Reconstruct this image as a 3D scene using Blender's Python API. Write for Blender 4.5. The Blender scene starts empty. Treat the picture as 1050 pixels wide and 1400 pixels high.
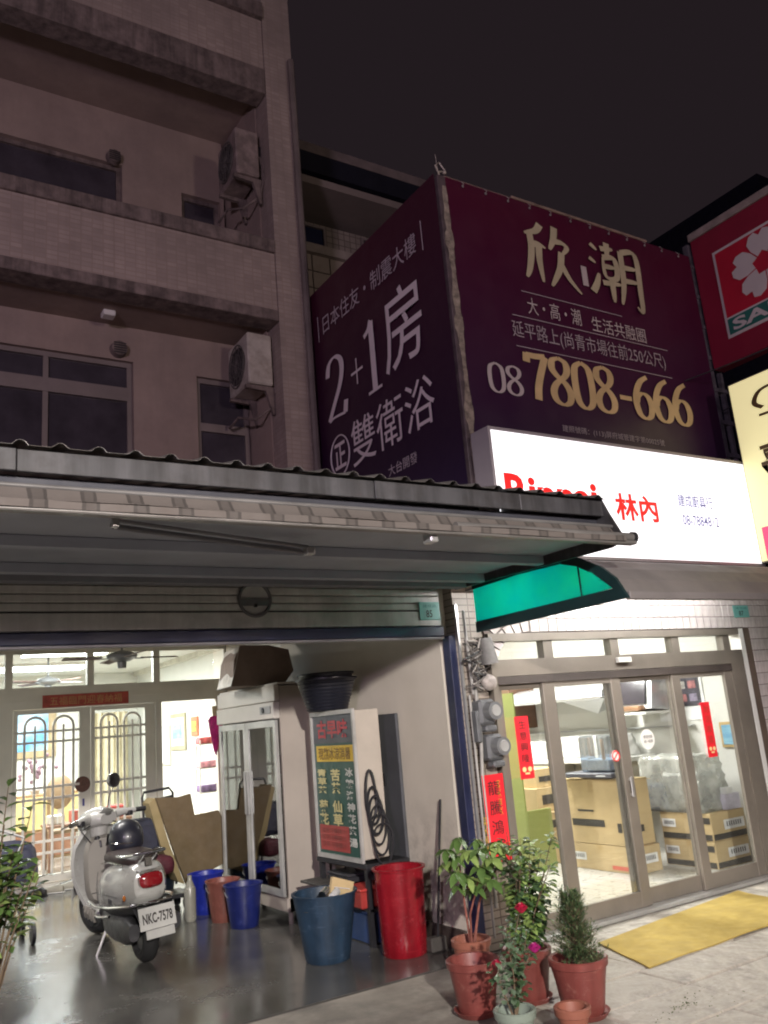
import bpy, bmesh, math, random
from mathutils import Vector, Matrix
random.seed(7)
R_ = math.radians
sc = bpy.context.scene
COL = sc.collection

# ------------------------------------------------------------------ camera, world, exposure
cam_d = bpy.data.cameras.new('camera')
cam = bpy.data.objects.new('camera', cam_d)
COL.objects.link(cam)
sc.camera = cam
cam_d.sensor_fit = 'VERTICAL'
cam_d.sensor_height = 36.0
cam_d.sensor_width = 27.0
cam_d.lens = 1161.05 / 1400 * 36.0
cam_d.clip_start = 0.05
cam_d.clip_end = 1000
CR = ((0.84826194, -0.52308881, -0.08264245), (-0.05813734, -0.24709245, 0.96724628), (-0.52637603, -0.8156736, -0.24001011))
cam.matrix_world = Matrix.Translation((0, 0, 1.65)) @ Matrix(CR).transposed().to_4x4()

world = bpy.data.worlds.new('World')
sc.world = world
world.use_nodes = True
wn = world.node_tree
wn.nodes['Background'].inputs['Color'].default_value = (0.0205, 0.0145, 0.0175, 1)
wn.nodes['Background'].inputs['Strength'].default_value = 0.75
sc.view_settings.view_transform = 'Standard'
sc.view_settings.look = 'None'
sc.view_settings.exposure = 0.0
sc.view_settings.gamma = 1.0
sc.view_settings.use_curve_mapping = False
sc.render.engine = 'CYCLES'
cy = sc.cycles
cy.use_denoising = True
cy.filter_width = 2.0
cy.max_bounces = 7
cy.diffuse_bounces = 4
cy.glossy_bounces = 4
cy.transmission_bounces = 6
cy.transparent_max_bounces = 16
cy.sample_clamp_indirect = 4.0
cy.caustics_reflective = False
cy.caustics_refractive = False
STREET_W = 430.0      # watts of the street lamps behind the viewer
FLOOD_W = 7600.0

# ------------------------------------------------------------------ materials
MATS = {}


def nn(nt, typ, **kw):
    n = nt.nodes.new(typ)
    for k, v in kw.items():
        setattr(n, k, v)
    return n


def mix_rgb(nt, fac, a, b, mode='MIX'):
    m = nn(nt, 'ShaderNodeMix', data_type='RGBA', blend_type=mode)
    for sock, v in ((m.inputs[0], fac), (m.inputs[6], a), (m.inputs[7], b)):
        if hasattr(v, 'links'):
            nt.links.new(v, sock)
        elif isinstance(v, (tuple, list)):
            sock.default_value = (*v[:3], 1)
        else:
            sock.default_value = v
    return m.outputs[2]


def noise(nt, vec, scale, detail=4, rough=0.6):
    n = nn(nt, 'ShaderNodeTexNoise')
    n.inputs['Scale'].default_value = scale
    n.inputs['Detail'].default_value = detail
    n.inputs['Roughness'].default_value = rough
    nt.links.new(vec, n.inputs['Vector'])
    return n.outputs['Fac']


def ramp(nt, fac, stops):
    r = nn(nt, 'ShaderNodeValToRGB')
    e = r.color_ramp.elements
    while len(e) < len(stops):
        e.new(0.5)
    for el, (p, c) in zip(e, stops):
        el.position = p
        el.color = (*c[:3], 1) if isinstance(c, (tuple, list)) else (c, c, c, 1)
    nt.links.new(fac, r.inputs[0])
    return r.outputs[0]


def M(name, col, rough=0.6, metal=0.0, var=0.25, vscale=3.0, bump=0.0, bscale=40.0, dirt=None, dscale=1.2, emit=None, es=0.0,
      tiles=None, coat=0.0, spec=None, trans=0.0, streak=0.0, scuff=None):
    """principled material with colour wear, optional dirt colour, fine relief, optional mosaic tiles (w, h, gap, groutcolor)"""
    if name in MATS:
        return MATS[name]
    m = bpy.data.materials.new(name)
    MATS[name] = m
    m.use_nodes = True
    nt = m.node_tree
    b = nt.nodes['Principled BSDF']
    tc = nn(nt, 'ShaderNodeTexCoord')
    vec = tc.outputs['Object']
    f1 = noise(nt, vec, vscale)
    lo = tuple(c * (1 - var) for c in col)
    hi = tuple(min(1, c * (1 + var)) for c in col)
    c = ramp(nt, f1, [(0.3, lo), (0.7, hi)])
    hgt = None
    if tiles:
        tw, th, gap, gc = tiles
        sx = nn(nt, 'ShaderNodeSeparateXYZ')
        nt.links.new(vec, sx.inputs[0])
        ad = nn(nt, 'ShaderNodeMath', operation='ADD')
        nt.links.new(sx.outputs[0], ad.inputs[0])
        nt.links.new(sx.outputs[1], ad.inputs[1])
        cb = nn(nt, 'ShaderNodeCombineXYZ')
        nt.links.new(ad.outputs[0], cb.inputs[0])
        nt.links.new(sx.outputs[2], cb.inputs[1])
        br = nn(nt, 'ShaderNodeTexBrick')
        br.offset = 0.0
        br.inputs['Scale'].default_value = 1.0
        br.inputs['Brick Width'].default_value = tw
        br.inputs['Row Height'].default_value = th
        br.inputs['Mortar Size'].default_value = gap
        br.inputs['Mortar Smooth'].default_value = 0.1
        br.inputs['Color1'].default_value = (0.8, 0.8, 0.8, 1)
        br.inputs['Color2'].default_value = (1, 1, 1, 1)
        br.inputs['Mortar'].default_value = (*gc, 1)
        nt.links.new(cb.outputs[0], br.inputs['Vector'])
        c = mix_rgb(nt, 1.0, c, br.outputs['Color'], 'MULTIPLY')
        hgt = br.outputs['Fac']
    if dirt is not None:
        f2 = noise(nt, vec, dscale, 6, 0.7)
        k = ramp(nt, f2, [(0.45, 0.0), (0.72, 0.85)])
        c = mix_rgb(nt, k, c, dirt)
    if streak:
        mp = nn(nt, 'ShaderNodeMapping')
        mp.inputs['Scale'].default_value = (7, 7, 0.55)
        nt.links.new(vec, mp.inputs[0])
        c = mix_rgb(nt, 1.0, c, ramp(nt, noise(nt, mp.outputs[0], 1.6, 7, 0.65), [(0.34, 1 - streak), (0.6, 1.0)]), 'MULTIPLY')
    if scuff:
        k = ramp(nt, noise(nt, vec, 16, 7, 0.75), [(0.58, 0.0), (0.68, 0.55)])
        c = mix_rgb(nt, k, c, scuff)
        mp = nn(nt, 'ShaderNodeMapping')
        mp.inputs['Scale'].default_value = (2, 2, 40)
        mp.inputs['Rotation'].default_value = (0.3, 0.5, 0)
        nt.links.new(vec, mp.inputs[0])
        k = ramp(nt, noise(nt, mp.outputs[0], 3, 3, 0.5), [(0.66, 0.0), (0.70, 0.4)])
        c = mix_rgb(nt, k, c, scuff)
    nt.links.new(c, b.inputs['Base Color'])
    f3 = noise(nt, vec, vscale * 2.7, 3)
    rr = ramp(nt, f3, [(0.3, max(0.02, rough * 0.8)), (0.7, min(1, rough * 1.2))])
    nt.links.new(rr, b.inputs['Roughness'])
    b.inputs['Metallic'].default_value = metal
    b.inputs['Coat Weight'].default_value = coat
    b.inputs['Coat Roughness'].default_value = 0.08
    if spec is not None:
        b.inputs['Specular IOR Level'].default_value = spec
    if trans:
        b.inputs['Transmission Weight'].default_value = trans
    if bump or tiles:
        bn = nn(nt, 'ShaderNodeBump')
        bn.inputs['Distance'].default_value = 0.01
        if tiles:
            bn.inputs['Strength'].default_value = 0.5
            bn.invert = True
            nt.links.new(hgt, bn.inputs['Height'])
        else:
            bn.inputs['Strength'].default_value = bump
            nt.links.new(noise(nt, vec, bscale, 5), bn.inputs['Height'])
        nt.links.new(bn.outputs[0], b.inputs['Normal'])
    if emit:
        b.inputs['Emission Color'].default_value = (*emit, 1)
        b.inputs['Emission Strength'].default_value = es
    return m


def glass_mat(name, tint=(0.95, 0.97, 0.97), refl=0.12, rough=0.02, base=0.02, body=0.0, bodycol=(0.3, 0.3, 0.3)):
    """thin pane: see-through with a fresnel reflection; body = share of plain diffuse (dust, film)"""
    if name in MATS:
        return MATS[name]
    m = bpy.data.materials.new(name)
    MATS[name] = m
    m.use_nodes = True
    nt = m.node_tree
    nt.nodes.clear()
    out = nn(nt, 'ShaderNodeOutputMaterial')
    tr = nn(nt, 'ShaderNodeBsdfTransparent')
    tr.inputs[0].default_value = (*tint, 1)
    gl = nn(nt, 'ShaderNodeBsdfGlossy')
    gl.inputs['Roughness'].default_value = rough
    gl.inputs['Color'].default_value = (0.9, 0.9, 0.9, 1)
    lw = nn(nt, 'ShaderNodeLayerWeight')
    lw.inputs[0].default_value = 0.35
    mr = nn(nt, 'ShaderNodeMapRange')
    mr.inputs['To Min'].default_value = base
    mr.inputs['To Max'].default_value = min(1, base + refl * 3)
    nt.links.new(lw.outputs['Fresnel'], mr.inputs['Value'])
    mx = nn(nt, 'ShaderNodeMixShader')
    nt.links.new(mr.outputs[0], mx.inputs[0])
    nt.links.new(tr.outputs[0], mx.inputs[1])
    nt.links.new(gl.outputs[0], mx.inputs[2])
    last = mx.outputs[0]
    if body > 0:
        df = nn(nt, 'ShaderNodeBsdfDiffuse')
        df.inputs[0].default_value = (*bodycol, 1)
        tc = nn(nt, 'ShaderNodeTexCoord')
        k = ramp(nt, noise(nt, tc.outputs['Object'], 6, 5), [(0.35, body * 0.6), (0.7, min(1, body * 1.4))])
        m2 = nn(nt, 'ShaderNodeMixShader')
        nt.links.new(k, m2.inputs[0])
        nt.links.new(last, m2.inputs[1])
        nt.links.new(df.outputs[0], m2.inputs[2])
        last = m2.outputs[0]
    nt.links.new(last, out.inputs[0])
    return m


def emit_mat(name, col, s, grad=None):
    if name in MATS:
        return MATS[name]
    m = bpy.data.materials.new(name)
    MATS[name] = m
    m.use_nodes = True
    nt = m.node_tree
    b = nt.nodes['Principled BSDF']
    b.inputs['Base Color'].default_value = (*[min(0.8, c) for c in col], 1)
    b.inputs['Roughness'].default_value = 0.4
    b.inputs['Emission Color'].default_value = (*col, 1)
    b.inputs['Emission Strength'].default_value = s
    return m


WHITE = M('white_paint', (0.72, 0.71, 0.67), 0.5, var=0.06)
CHROME = M('chrome', (0.75, 0.75, 0.76), 0.1, 1.0, var=0.05)
STEEL = M('steel', (0.62, 0.62, 0.61), 0.35, 0.75, var=0.12)
ALU = M('aluminium_frame', (0.50, 0.49, 0.44), 0.45, 0.15, var=0.08)
BLACK = M('black_plastic', (0.018, 0.018, 0.021), 0.4, var=0.3)
NAVY = M('navy_paint', (0.012, 0.016, 0.05), 0.45, var=0.3)
BRONZE = M('bronze_aluminium', (0.21, 0.185, 0.155), 0.4, 0.25, var=0.12)
RED_PAPER = M('red_paper', (0.75, 0.018, 0.03), 0.55, var=0.08)
INK = M('ink', (0.02, 0.015, 0.015), 0.6, var=0.1)
CARD = M('cardboard', (0.50, 0.375, 0.20), 0.85, var=0.12, bump=0.1, bscale=20)
CARD_D = M('shaded_cardboard', (0.20, 0.135, 0.07), 0.85, var=0.15, bump=0.1, bscale=20)  # darker copy of the cardboard, with shadow put into the colour
LEAF = M('leaf_green', (0.095, 0.17, 0.045), 0.35, var=0.5, vscale=9)
LEAF_L = M('leaf_light', (0.22, 0.31, 0.09), 0.35, var=0.4, vscale=12)
LEAF_D = M('leaf_dark', (0.045, 0.085, 0.035), 0.45, var=0.5, vscale=9)
BARK = M('bark', (0.12, 0.085, 0.05), 0.85, var=0.4, vscale=30, bump=0.5, bscale=80)
SOIL = M('soil', (0.03, 0.02, 0.014), 0.95, var=0.5, vscale=40, bump=0.8, bscale=60)

# ------------------------------------------------------------------ object helpers
ROOT = {}          # object -> world matrix


def tag(o, label=None, cat=None, group=None, kind=None):
    if label:
        o['label'] = label
    if cat:
        o['category'] = cat
    if group:
        o['group'] = group
    if kind:
        o['kind'] = kind
    return o


def thing(name, label, cat, loc=(0, 0, 0), rz=0.0, group=None, tilt=None):
    o = bpy.data.objects.new(name, None)
    COL.objects.link(o)
    o.empty_display_size = 0.1
    m = Matrix.Translation(loc) @ Matrix.Rotation(rz, 4, 'Z')
    if tilt:
        m = m @ Matrix.Rotation(tilt, 4, 'Y')
    o.matrix_world = m
    ROOT[o] = m
    return tag(o, label, cat, group)


class B:
    """collects shapes in world (or local) coordinates, then builds ONE mesh object"""

    def __init__(s):
        s.bm = bmesh.new()

    def box(s, x0, x1, y0, y1, z0, z1, bev=0.0, m=None, seg=1):
        r = bmesh.ops.create_cube(s.bm, size=1)
        vs = r['verts']
        T = Matrix.Translation(((x0 + x1) / 2, (y0 + y1) / 2, (z0 + z1) / 2)) @ Matrix.Diagonal((abs(x1 - x0), abs(y1 - y0), abs(z1 - z0), 1))
        bmesh.ops.transform(s.bm, matrix=(m @ T) if m else T, verts=vs)
        if bev:
            es = list({e for v in vs for e in v.link_edges})
            bmesh.ops.bevel(s.bm, geom=es, offset=bev, segments=seg, affect='EDGES', profile=0.5)
        return s

    def cone(s, p, q, r1, r2=None, n=12, caps=True):
        p, q = Vector(p), Vector(q)
        r2 = r1 if r2 is None else r2
        d = q - p
        if d.length < 1e-6:
            return s
        rot = d.to_track_quat('Z', 'Y').to_matrix().to_4x4()
        bmesh.ops.create_cone(s.bm, cap_ends=caps, cap_tris=False, segments=n, radius1=r1, radius2=r2, depth=d.length,
                              matrix=Matrix.Translation((p + q) / 2) @ rot)
        return s

    def tube(s, pts, r, n=8):
        pts = [Vector(p) for p in pts]
        rings = []
        nrm = None
        for i, p in enumerate(pts):
            d = (pts[min(i + 1, len(pts) - 1)] - pts[max(i - 1, 0)]).normalized()
            if nrm is None:
                nrm = d.orthogonal().normalized()
            else:
                nrm = (nrm - d * nrm.dot(d))
                nrm = nrm.normalized() if nrm.length > 1e-6 else d.orthogonal().normalized()
            bn = d.cross(nrm)
            rr = r[i] if isinstance(r, (list, tuple)) else r
            rings.append([s.bm.verts.new(p + (nrm * math.cos(a) + bn * math.sin(a)) * rr) for a in [2 * math.pi * k / n for k in range(n)]])
        for a, b in zip(rings, rings[1:]):
            for k in range(n):
                s.bm.faces.new((a[k], a[(k + 1) % n], b[(k + 1) % n], b[k]))
        s.bm.faces.new(list(reversed(rings[0])))
        s.bm.faces.new(rings[-1])
        return s

    def sphere(s, c, r, sx=1, sy=1, sz=1, u=20, v=12, m=None):
        T = Matrix.Translation(c) @ (m or Matrix()) @ Matrix.Diagonal((sx, sy, sz, 1))
        bmesh.ops.create_uvsphere(s.bm, u_segments=u, v_segments=v, radius=r, matrix=T)
        return s

    def lathe(s, c, prof, n=28, sq=1.0, wob=0.0):
        c = Vector(c)
        rings = []
        for r, z in prof:
            rings.append([s.bm.verts.new(c + Vector((r * math.cos(a) * (1 + wob * math.sin(3 * a + z * 9)), r * sq * math.sin(a), z))) for a in [2 * math.pi * k / n for k in range(n)]])
        for a, b in zip(rings, rings[1:]):
            for k in range(n):
                s.bm.faces.new((a[k], a[(k + 1) % n], b[(k + 1) % n], b[k]))
        s.bm.faces.new(list(reversed(rings[0])))
        s.bm.faces.new(rings[-1])
        return s

    def loft(s, secs, n=20, pw=2.5):
        """sections along y: (y, zc, hw, hh[, xc]) superellipses"""
        rings = []
        for q in secs:
            y, zc, hw, hh = q[:4]
            xc = q[4] if len(q) > 4 else 0
            ring = []
            for k in range(n):
                a = 2 * math.pi * k / n
                ca, sa = math.cos(a), math.sin(a)
                ring.append(s.bm.verts.new((xc + hw * math.copysign(abs(ca) ** (2 / pw), ca), y, zc + hh * math.copysign(abs(sa) ** (2 / pw), sa))))
            rings.append(ring)
        for a, b in zip(rings, rings[1:]):
            for k in range(n):
                s.bm.faces.new((a[k], a[(k + 1) % n], b[(k + 1) % n], b[k]))
        s.bm.faces.new(list(reversed(rings[0])))
        s.bm.faces.new(rings[-1])
        return s

    def prism(s, pts, axis, a0, a1):
        """polygon in the two other axes (in x,y,z order), extruded along axis"""
        def mk(p, a):
            if axis == 'X':
                return (a, p[0], p[1])
            if axis == 'Y':
                return (p[0], a, p[1])
            return (p[0], p[1], a)
        lo = [s.bm.verts.new(mk(p, a0)) for p in pts]
        hi = [s.bm.verts.new(mk(p, a1)) for p in pts]
        s.bm.faces.new(lo)
        s.bm.faces.new(list(reversed(hi)))
        for k in range(len(pts)):
            j = (k + 1) % len(pts)
            s.bm.faces.new((lo[j], lo[k], hi[k], hi[j]))
        return s

    def quad(s, *ps):
        s.bm.faces.new([s.bm.verts.new(p) for p in ps])
        return s

    def grid(s, f, nu, nv):
        g = [[s.bm.verts.new(f(i / nu, j / nv)) for j in range(nv + 1)] for i in range(nu + 1)]
        for i in range(nu):
            for j in range(nv):
                s.bm.faces.new((g[i][j], g[i + 1][j], g[i + 1][j + 1], g[i][j + 1]))
        return s

    def thicken(s, t):
        bmesh.ops.recalc_face_normals(s.bm, faces=s.bm.faces)
        bmesh.ops.solidify(s.bm, geom=s.bm.faces[:], thickness=t)
        return s

    def build(s, name, mat, parent=None, label=None, cat=None, group=None, kind=None, smooth=False, local=False, fix=True):
        if fix:
            bmesh.ops.recalc_face_normals(s.bm, faces=s.bm.faces)
        me = bpy.data.meshes.new(name)
        o = bpy.data.objects.new(name, me)
        COL.objects.link(o)
        if parent is not None:
            o.parent = parent
            if parent in ROOT and not local:
                bmesh.ops.transform(s.bm, matrix=ROOT[parent].inverted(), verts=s.bm.verts)
            if parent in ROOT:
                ROOT[o] = ROOT[parent]
        elif not local:
            xs = [v.co for v in s.bm.verts]
            c = Vector(((min(v.x for v in xs) + max(v.x for v in xs)) / 2, (min(v.y for v in xs) + max(v.y for v in xs)) / 2, min(v.z for v in xs)))
            bmesh.ops.translate(s.bm, vec=-c, verts=s.bm.verts)
            o.location = c
            ROOT[o] = Matrix.Translation(c)
        s.bm.to_mesh(me)
        s.bm.free()
        me.materials.append(mat)
        if smooth:
            for p in me.polygons:
                p.use_smooth = True
            if smooth != 'all':
                me.set_sharp_from_angle(angle=R_(40))
        tag(o, label, cat, group, kind)
        return o


def bx(name, mat, x0, x1, y0, y1, z0, z1, parent=None, bev=0.0, **kw):
    return B().box(x0, x1, y0, y1, z0, z1, bev).build(name, mat, parent, **kw)


def share(src, parent, loc, rz=0.0):
    c = src.copy()
    COL.objects.link(c)
    c.parent = parent
    c.location = loc
    c.rotation_euler = (0, 0, rz)
    return c


# ------------------------------------------------------------------ lettering
TXT = {}


def text_mesh(body, bold=0.0):
    key = (body, bold)
    if key in TXT:
        return TXT[key]
    cu = bpy.data.curves.new('lettering', 'FONT')
    cu.body = body
    cu.size = 1.0
    cu.resolution_u = 3
    cu.offset = bold
    ob = bpy.data.objects.new('lettering', cu)
    COL.objects.link(ob)
    dg = bpy.context.evaluated_depsgraph_get()
    me = bpy.data.meshes.new_from_object(ob.evaluated_get(dg))
    bpy.data.objects.remove(ob)
    bpy.data.curves.remove(cu)
    co = [v.co.copy() for v in me.vertices]
    fs = [list(p.vertices) for p in me.polygons]
    bpy.data.meshes.remove(me)
    if not co:
        co = [Vector((0, 0, 0)), Vector((1, 0, 0)), Vector((0, 1, 0))]
        fs = [[0, 1, 2]]
    TXT[key] = (co, fs)
    return TXT[key]


def put(co, fs, O, U, V, parent, mat, name='lettering', fit=None, th=0.002):
    """shapes in the unit box, laid on the plane spanned by U and V at O"""
    O, U, V = Vector(O), Vector(U), Vector(V)
    N = U.cross(V).normalized()
    if fit is None:
        xs = [c.x for c in co]
        ys = [c.y for c in co]
        fit = (min(xs), max(xs), min(ys), max(ys))
    a, b, c0, d = fit
    b_ = B()
    vs = [b_.bm.verts.new(O + U * ((p.x - a) / max(1e-6, b - a)) + V * ((p.y - c0) / max(1e-6, d - c0)) + N * (0.003 + p.z)) for p in co]
    for f in fs:
        try:
            b_.bm.faces.new([vs[i] for i in f])
        except ValueError:
            pass
    return b_.build(name, mat, parent, fix=False)


def text(body, O, U, V, parent, mat, bold=0.0):
    co, fs = text_mesh(body, bold)
    return put(co, fs, O, U, V, parent, mat)


def stroke_mesh(strokes, thick, thin, taper=True, ang=90):
    """calligraphic pen: wide on downstrokes, thin on cross strokes; smooth through the given points"""
    co, fs, zs_ = [], [], []
    for st in strokes:
        P = [Vector((x, y, 0)) for x, y in st]
        Q = []
        n = len(P)
        for i in range(n - 1):
            p0, p1, p2, p3 = P[max(i - 1, 0)], P[i], P[i + 1], P[min(i + 2, n - 1)]
            for k in range(6):
                t = k / 6
                Q.append(0.5 * ((2 * p1) + (p2 - p0) * t + (2 * p0 - 5 * p1 + 4 * p2 - p3) * t * t + (3 * p1 - p0 - 3 * p2 + p3) * t ** 3))
        Q.append(P[-1])
        m = len(Q)
        base = len(co)
        zs_.append(1)
        for i, p in enumerate(Q):
            d = (Q[min(i + 1, m - 1)] - Q[max(i - 1, 0)])
            d = d.normalized() if d.length > 1e-6 else Vector((1, 0, 0))
            k = abs(d.x * math.cos(R_(ang)) + d.y * math.sin(R_(ang)))
            w = thin + (thick - thin) * k ** 1.3
            if taper:
                w *= 1.0 - 0.65 * (i / (m - 1)) ** 3
            nrm = Vector((-d.y, d.x, 0))
            zo = Vector((0, 0, 0.0012 * len(zs_) + 0.001 * i / m))
            co.append(p + nrm * w / 2 + zo)
            co.append(p - nrm * w / 2 + zo)
        for i in range(m - 1):
            a = base + 2 * i
            fs.append([a, a + 1, a + 3, a + 2])
    return co, fs


DIG = {
    '0': [[(.27, .99), (.1, .86), (.06, .5), (.1, .14), (.27, .01), (.44, .14), (.48, .5), (.44, .86), (.27, .99)]],
    '1': [[(.08, .83), (.22, .9), (.29, .99)], [(.28, .98), (.28, .02)], [(.1, .02), (.46, .02)]],
    '2': [[(.08, .74), (.13, .92), (.28, .99), (.43, .9), (.46, .72), (.38, .5), (.2, .25), (.06, .05)], [(.06, .05), (.2, .07), (.48, .04)], [(.48, .04), (.52, .22)]],
    '6': [[(.46, .97), (.26, .84), (.11, .6), (.06, .34), (.12, .1), (.27, .01), (.42, .09), (.48, .3), (.42, .5), (.28, .57), (.14, .5), (.08, .38)]],
    '7': [[(.05, .78), (.07, .97)], [(.06, .93), (.28, .93), (.5, .95)], [(.5, .95), (.36, .6), (.26, .3), (.22, .02)]],
    '8': [[(.27, .99), (.12, .92), (.08, .76), (.17, .62), (.38, .45), (.47, .26), (.42, .08), (.27, .01), (.11, .08), (.06, .25), (.15, .43), (.38, .62), (.45, .78), (.41, .92), (.27, .99)]],
    '-': [[(.08, .4), (.4, .4)]],
    '+': [[(.03, .42), (.5, .42)], [(.265, .65), (.265, .19)]],
}


def serif(s, thick=0.15, thin=0.05):
    co, fs = [], []
    x = 0
    for ch in s:
        tk, tn = thick, thin
        if ch in '-':
            tk = tn = 0.1
        if ch == '+':
            tk = tn = 0.045
        c, f = stroke_mesh(DIG[ch], tk, tn, taper=False)
        if ch == '7':
            c2, f2 = stroke_mesh([DIG['7'][1]], 0.13, 0.12, taper=False)
            f += [[i + len(c) for i in q] for q in f2]
            c += c2
        k = len(co)
        co += [v + Vector((x, 0, 0)) for v in c]
        fs += [[i + k for i in q] for q in f]
        x += {'-': 0.46, '1': 0.5}.get(ch, 0.56)
    return co, fs


UX, UZ, UNY = Vector((1, 0, 0)), Vector((0, 0, 1)), Vector((0, -1, 0))

# ------------------------------------------------------------------ ground
GROUND = M('pavement_concrete', (0.30, 0.275, 0.235), 0.75, var=0.3, vscale=2.2, bump=0.45, bscale=14, dirt=(0.11, 0.10, 0.09), dscale=1.7)
B().box(-150, 150, -150, 5.28, -0.3, -0.004).build('pavement', GROUND, kind='structure')
B().box(-150, 150, 13.0, 300, -0.3, -0.02).build('ground', GROUND, kind='structure')


def garage_floor_mat():
    m = bpy.data.materials.new('polished_floor')
    m.use_nodes = True
    nt = m.node_tree
    b = nt.nodes['Principled BSDF']
    tc = nn(nt, 'ShaderNodeTexCoord')
    v = tc.outputs['Object']
    c = ramp(nt, noise(nt, v, 1.1, 6, 0.65), [(0.3, (0.05, 0.048, 0.045)), (0.55, (0.09, 0.087, 0.081)), (0.78, (0.16, 0.153, 0.142))])
    c2 = mix_rgb(nt, 1.0, c, ramp(nt, noise(nt, v, 90, 2), [(0.35, 0.75), (0.65, 1.2)]), 'MULTIPLY')
    nt.links.new(c2, b.inputs['Base Color'])
    nt.links.new(ramp(nt, noise(nt, v, 2.3, 6, 0.7), [(0.3, 0.13), (0.55, 0.22), (0.75, 0.38)]), b.inputs['Roughness'])
    b.inputs['Specular IOR Level'].default_value = 0.8
    bn = nn(nt, 'ShaderNodeBump')
    bn.inputs['Strength'].default_value = 0.008
    bn.inputs['Distance'].default_value = 0.01
    nt.links.new(noise(nt, v, 7, 4), bn.inputs['Height'])
    nt.links.new(bn.outputs[0], b.inputs['Normal'])
    return m


FLOOR = garage_floor_mat()
B().box(-3.0, 4.9, 5.29, 12.0, -0.2, 0.0).build('garage_floor', FLOOR, kind='structure')
bx('threshold_strip', M('joint', (0.05, 0.045, 0.04), 0.8), -3.0, 3.93, 5.262, 5.288, -0.1, -0.002, kind='structure')
ROOMFL = M('room_floor_tiles', (0.45, 0.42, 0.37), 0.2, var=0.1, tiles=(0.5, 0.5, 0.006, (0.3, 0.3, 0.3)))
B().box(-3.0, 5.3, 12.0, 18.2, -0.2, 0.06).build('back_room_floor', ROOMFL, kind='structure')


def plank_floor():
    m = M('pale_plank_floor', (0.50, 0.485, 0.45), 0.3, var=0.12, vscale=2.5)
    nt = m.node_tree
    b = nt.nodes['Principled BSDF']
    src = b.inputs['Base Color'].links[0].from_socket
    tc = nn(nt, 'ShaderNodeTexCoord')
    mp = nn(nt, 'ShaderNodeMapping')
    mp.inputs['Scale'].default_value = (1, 7, 1)
    nt.links.new(tc.outputs['Object'], mp.inputs[0])
    wv = noise(nt, mp.outputs[0], 3, 6)
    c = mix_rgb(nt, 1.0, src, ramp(nt, wv, [(0.35, 0.72), (0.62, 1.0)]), 'MULTIPLY')
    nt.links.new(c, b.inputs['Base Color'])
    return m


PL = plank_floor()
sf = bx('shop_floor', M('shop_subfloor', (0.3, 0.3, 0.28), 0.6), 4.27, 8.1, 5.32, 10.0, -0.2, 0.012, kind='structure')
plank = None
for k in range(21):
    for j in range(4):
        x0 = 4.29 + 0.18 * k
        y0 = 5.32 + j * 1.2 - (0.55 if k % 2 else 0)
        if y0 > 10:
            continue
        if plank is None:
            plank = B().box(0, 0.177, 0, 1.196, 0, 0.008, 0.0015).build('plank', PL, sf, local=True)
            plank.location = Vector((x0, max(y0, 5.33), 0.012)) - sf.location
        else:
            share(plank, sf, Vector((x0, max(y0, 5.33) if j == 0 else y0, 0.012)) - sf.location)

# worn paving stones before the shop
PAVE = M('worn_stone', (0.42, 0.385, 0.33), 0.7, var=0.35, vscale=3.5, bump=0.5, bscale=18, dirt=(0.10, 0.09, 0.078), dscale=3.6, scuff=(0.55, 0.52, 0.46))
pv = thing('paving', None, None, (4.0, 4.0, 0))
tag(pv, kind='structure')
random.seed(3)
ys = [3.05, 3.42, 3.86, 4.24, 4.72, 5.16]
for r in range(5):
    x = 3.35 + random.random() * 0.3
    while x < 8.6:
        w = random.uniform(0.5, 0.95)
        t = random.uniform(0.006, 0.014)
        B().box(x + 0.006, x + w - 0.006, ys[r] + 0.006, ys[r + 1] - 0.006, -0.02, t - 0.006, 0.006).build('stone', PAVE, pv)
        x += w
# weeds between the stones
bw = B()
for k in range(220):
    a, rr = random.random() * 6.28, abs(random.gauss(0, 0.11))
    p = Vector((4.02 + rr * math.cos(a) * 1.9, 3.62 + rr * math.sin(a), 0.0))
    d = Vector((random.uniform(-1, 1), random.uniform(-1, 1), 0)).normalized() * random.uniform(0.006, 0.016)
    u = Vector((-d.y, d.x, 0)) * 0.3
    z = Vector((0, 0, random.uniform(0.002, 0.012)))
    bw.quad(p - u, p + u, p + u + d + z, p - u + d + z)
bw.build('weeds', M('weed_green', (0.10, 0.115, 0.05), 0.7, var=0.5, vscale=20), kind='stuff', label='patch of small weeds between the paving stones', cat='weeds')

# yellow mat
MAT_Y = M('yellow_mat_pile', (0.46, 0.335, 0.085), 0.95, var=0.14, vscale=5, bump=0.6, bscale=220, dirt=(0.30, 0.21, 0.04), dscale=1.6)
bm_ = B()
A_, B_, C_, D_ = Vector((4.62, 4.86, 0)), Vector((4.41, 4.21, 0)), Vector((6.35, 4.28, 0)), Vector((6.55, 5.12, 0))


def matf(u, v):
    p = A_.lerp(D_, u).lerp(B_.lerp(C_, u), v)
    return p + Vector((0, 0, 0.013 + 0.005 * math.sin(u * 17 + v * 5) * math.sin(v * 7)))


bm_.grid(matf, 40, 14).thicken(0.008)
bm_.build('doormat', MAT_Y, smooth=True, label='large mustard yellow doormat in front of the glass sliding doors', cat='doormat')

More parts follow.
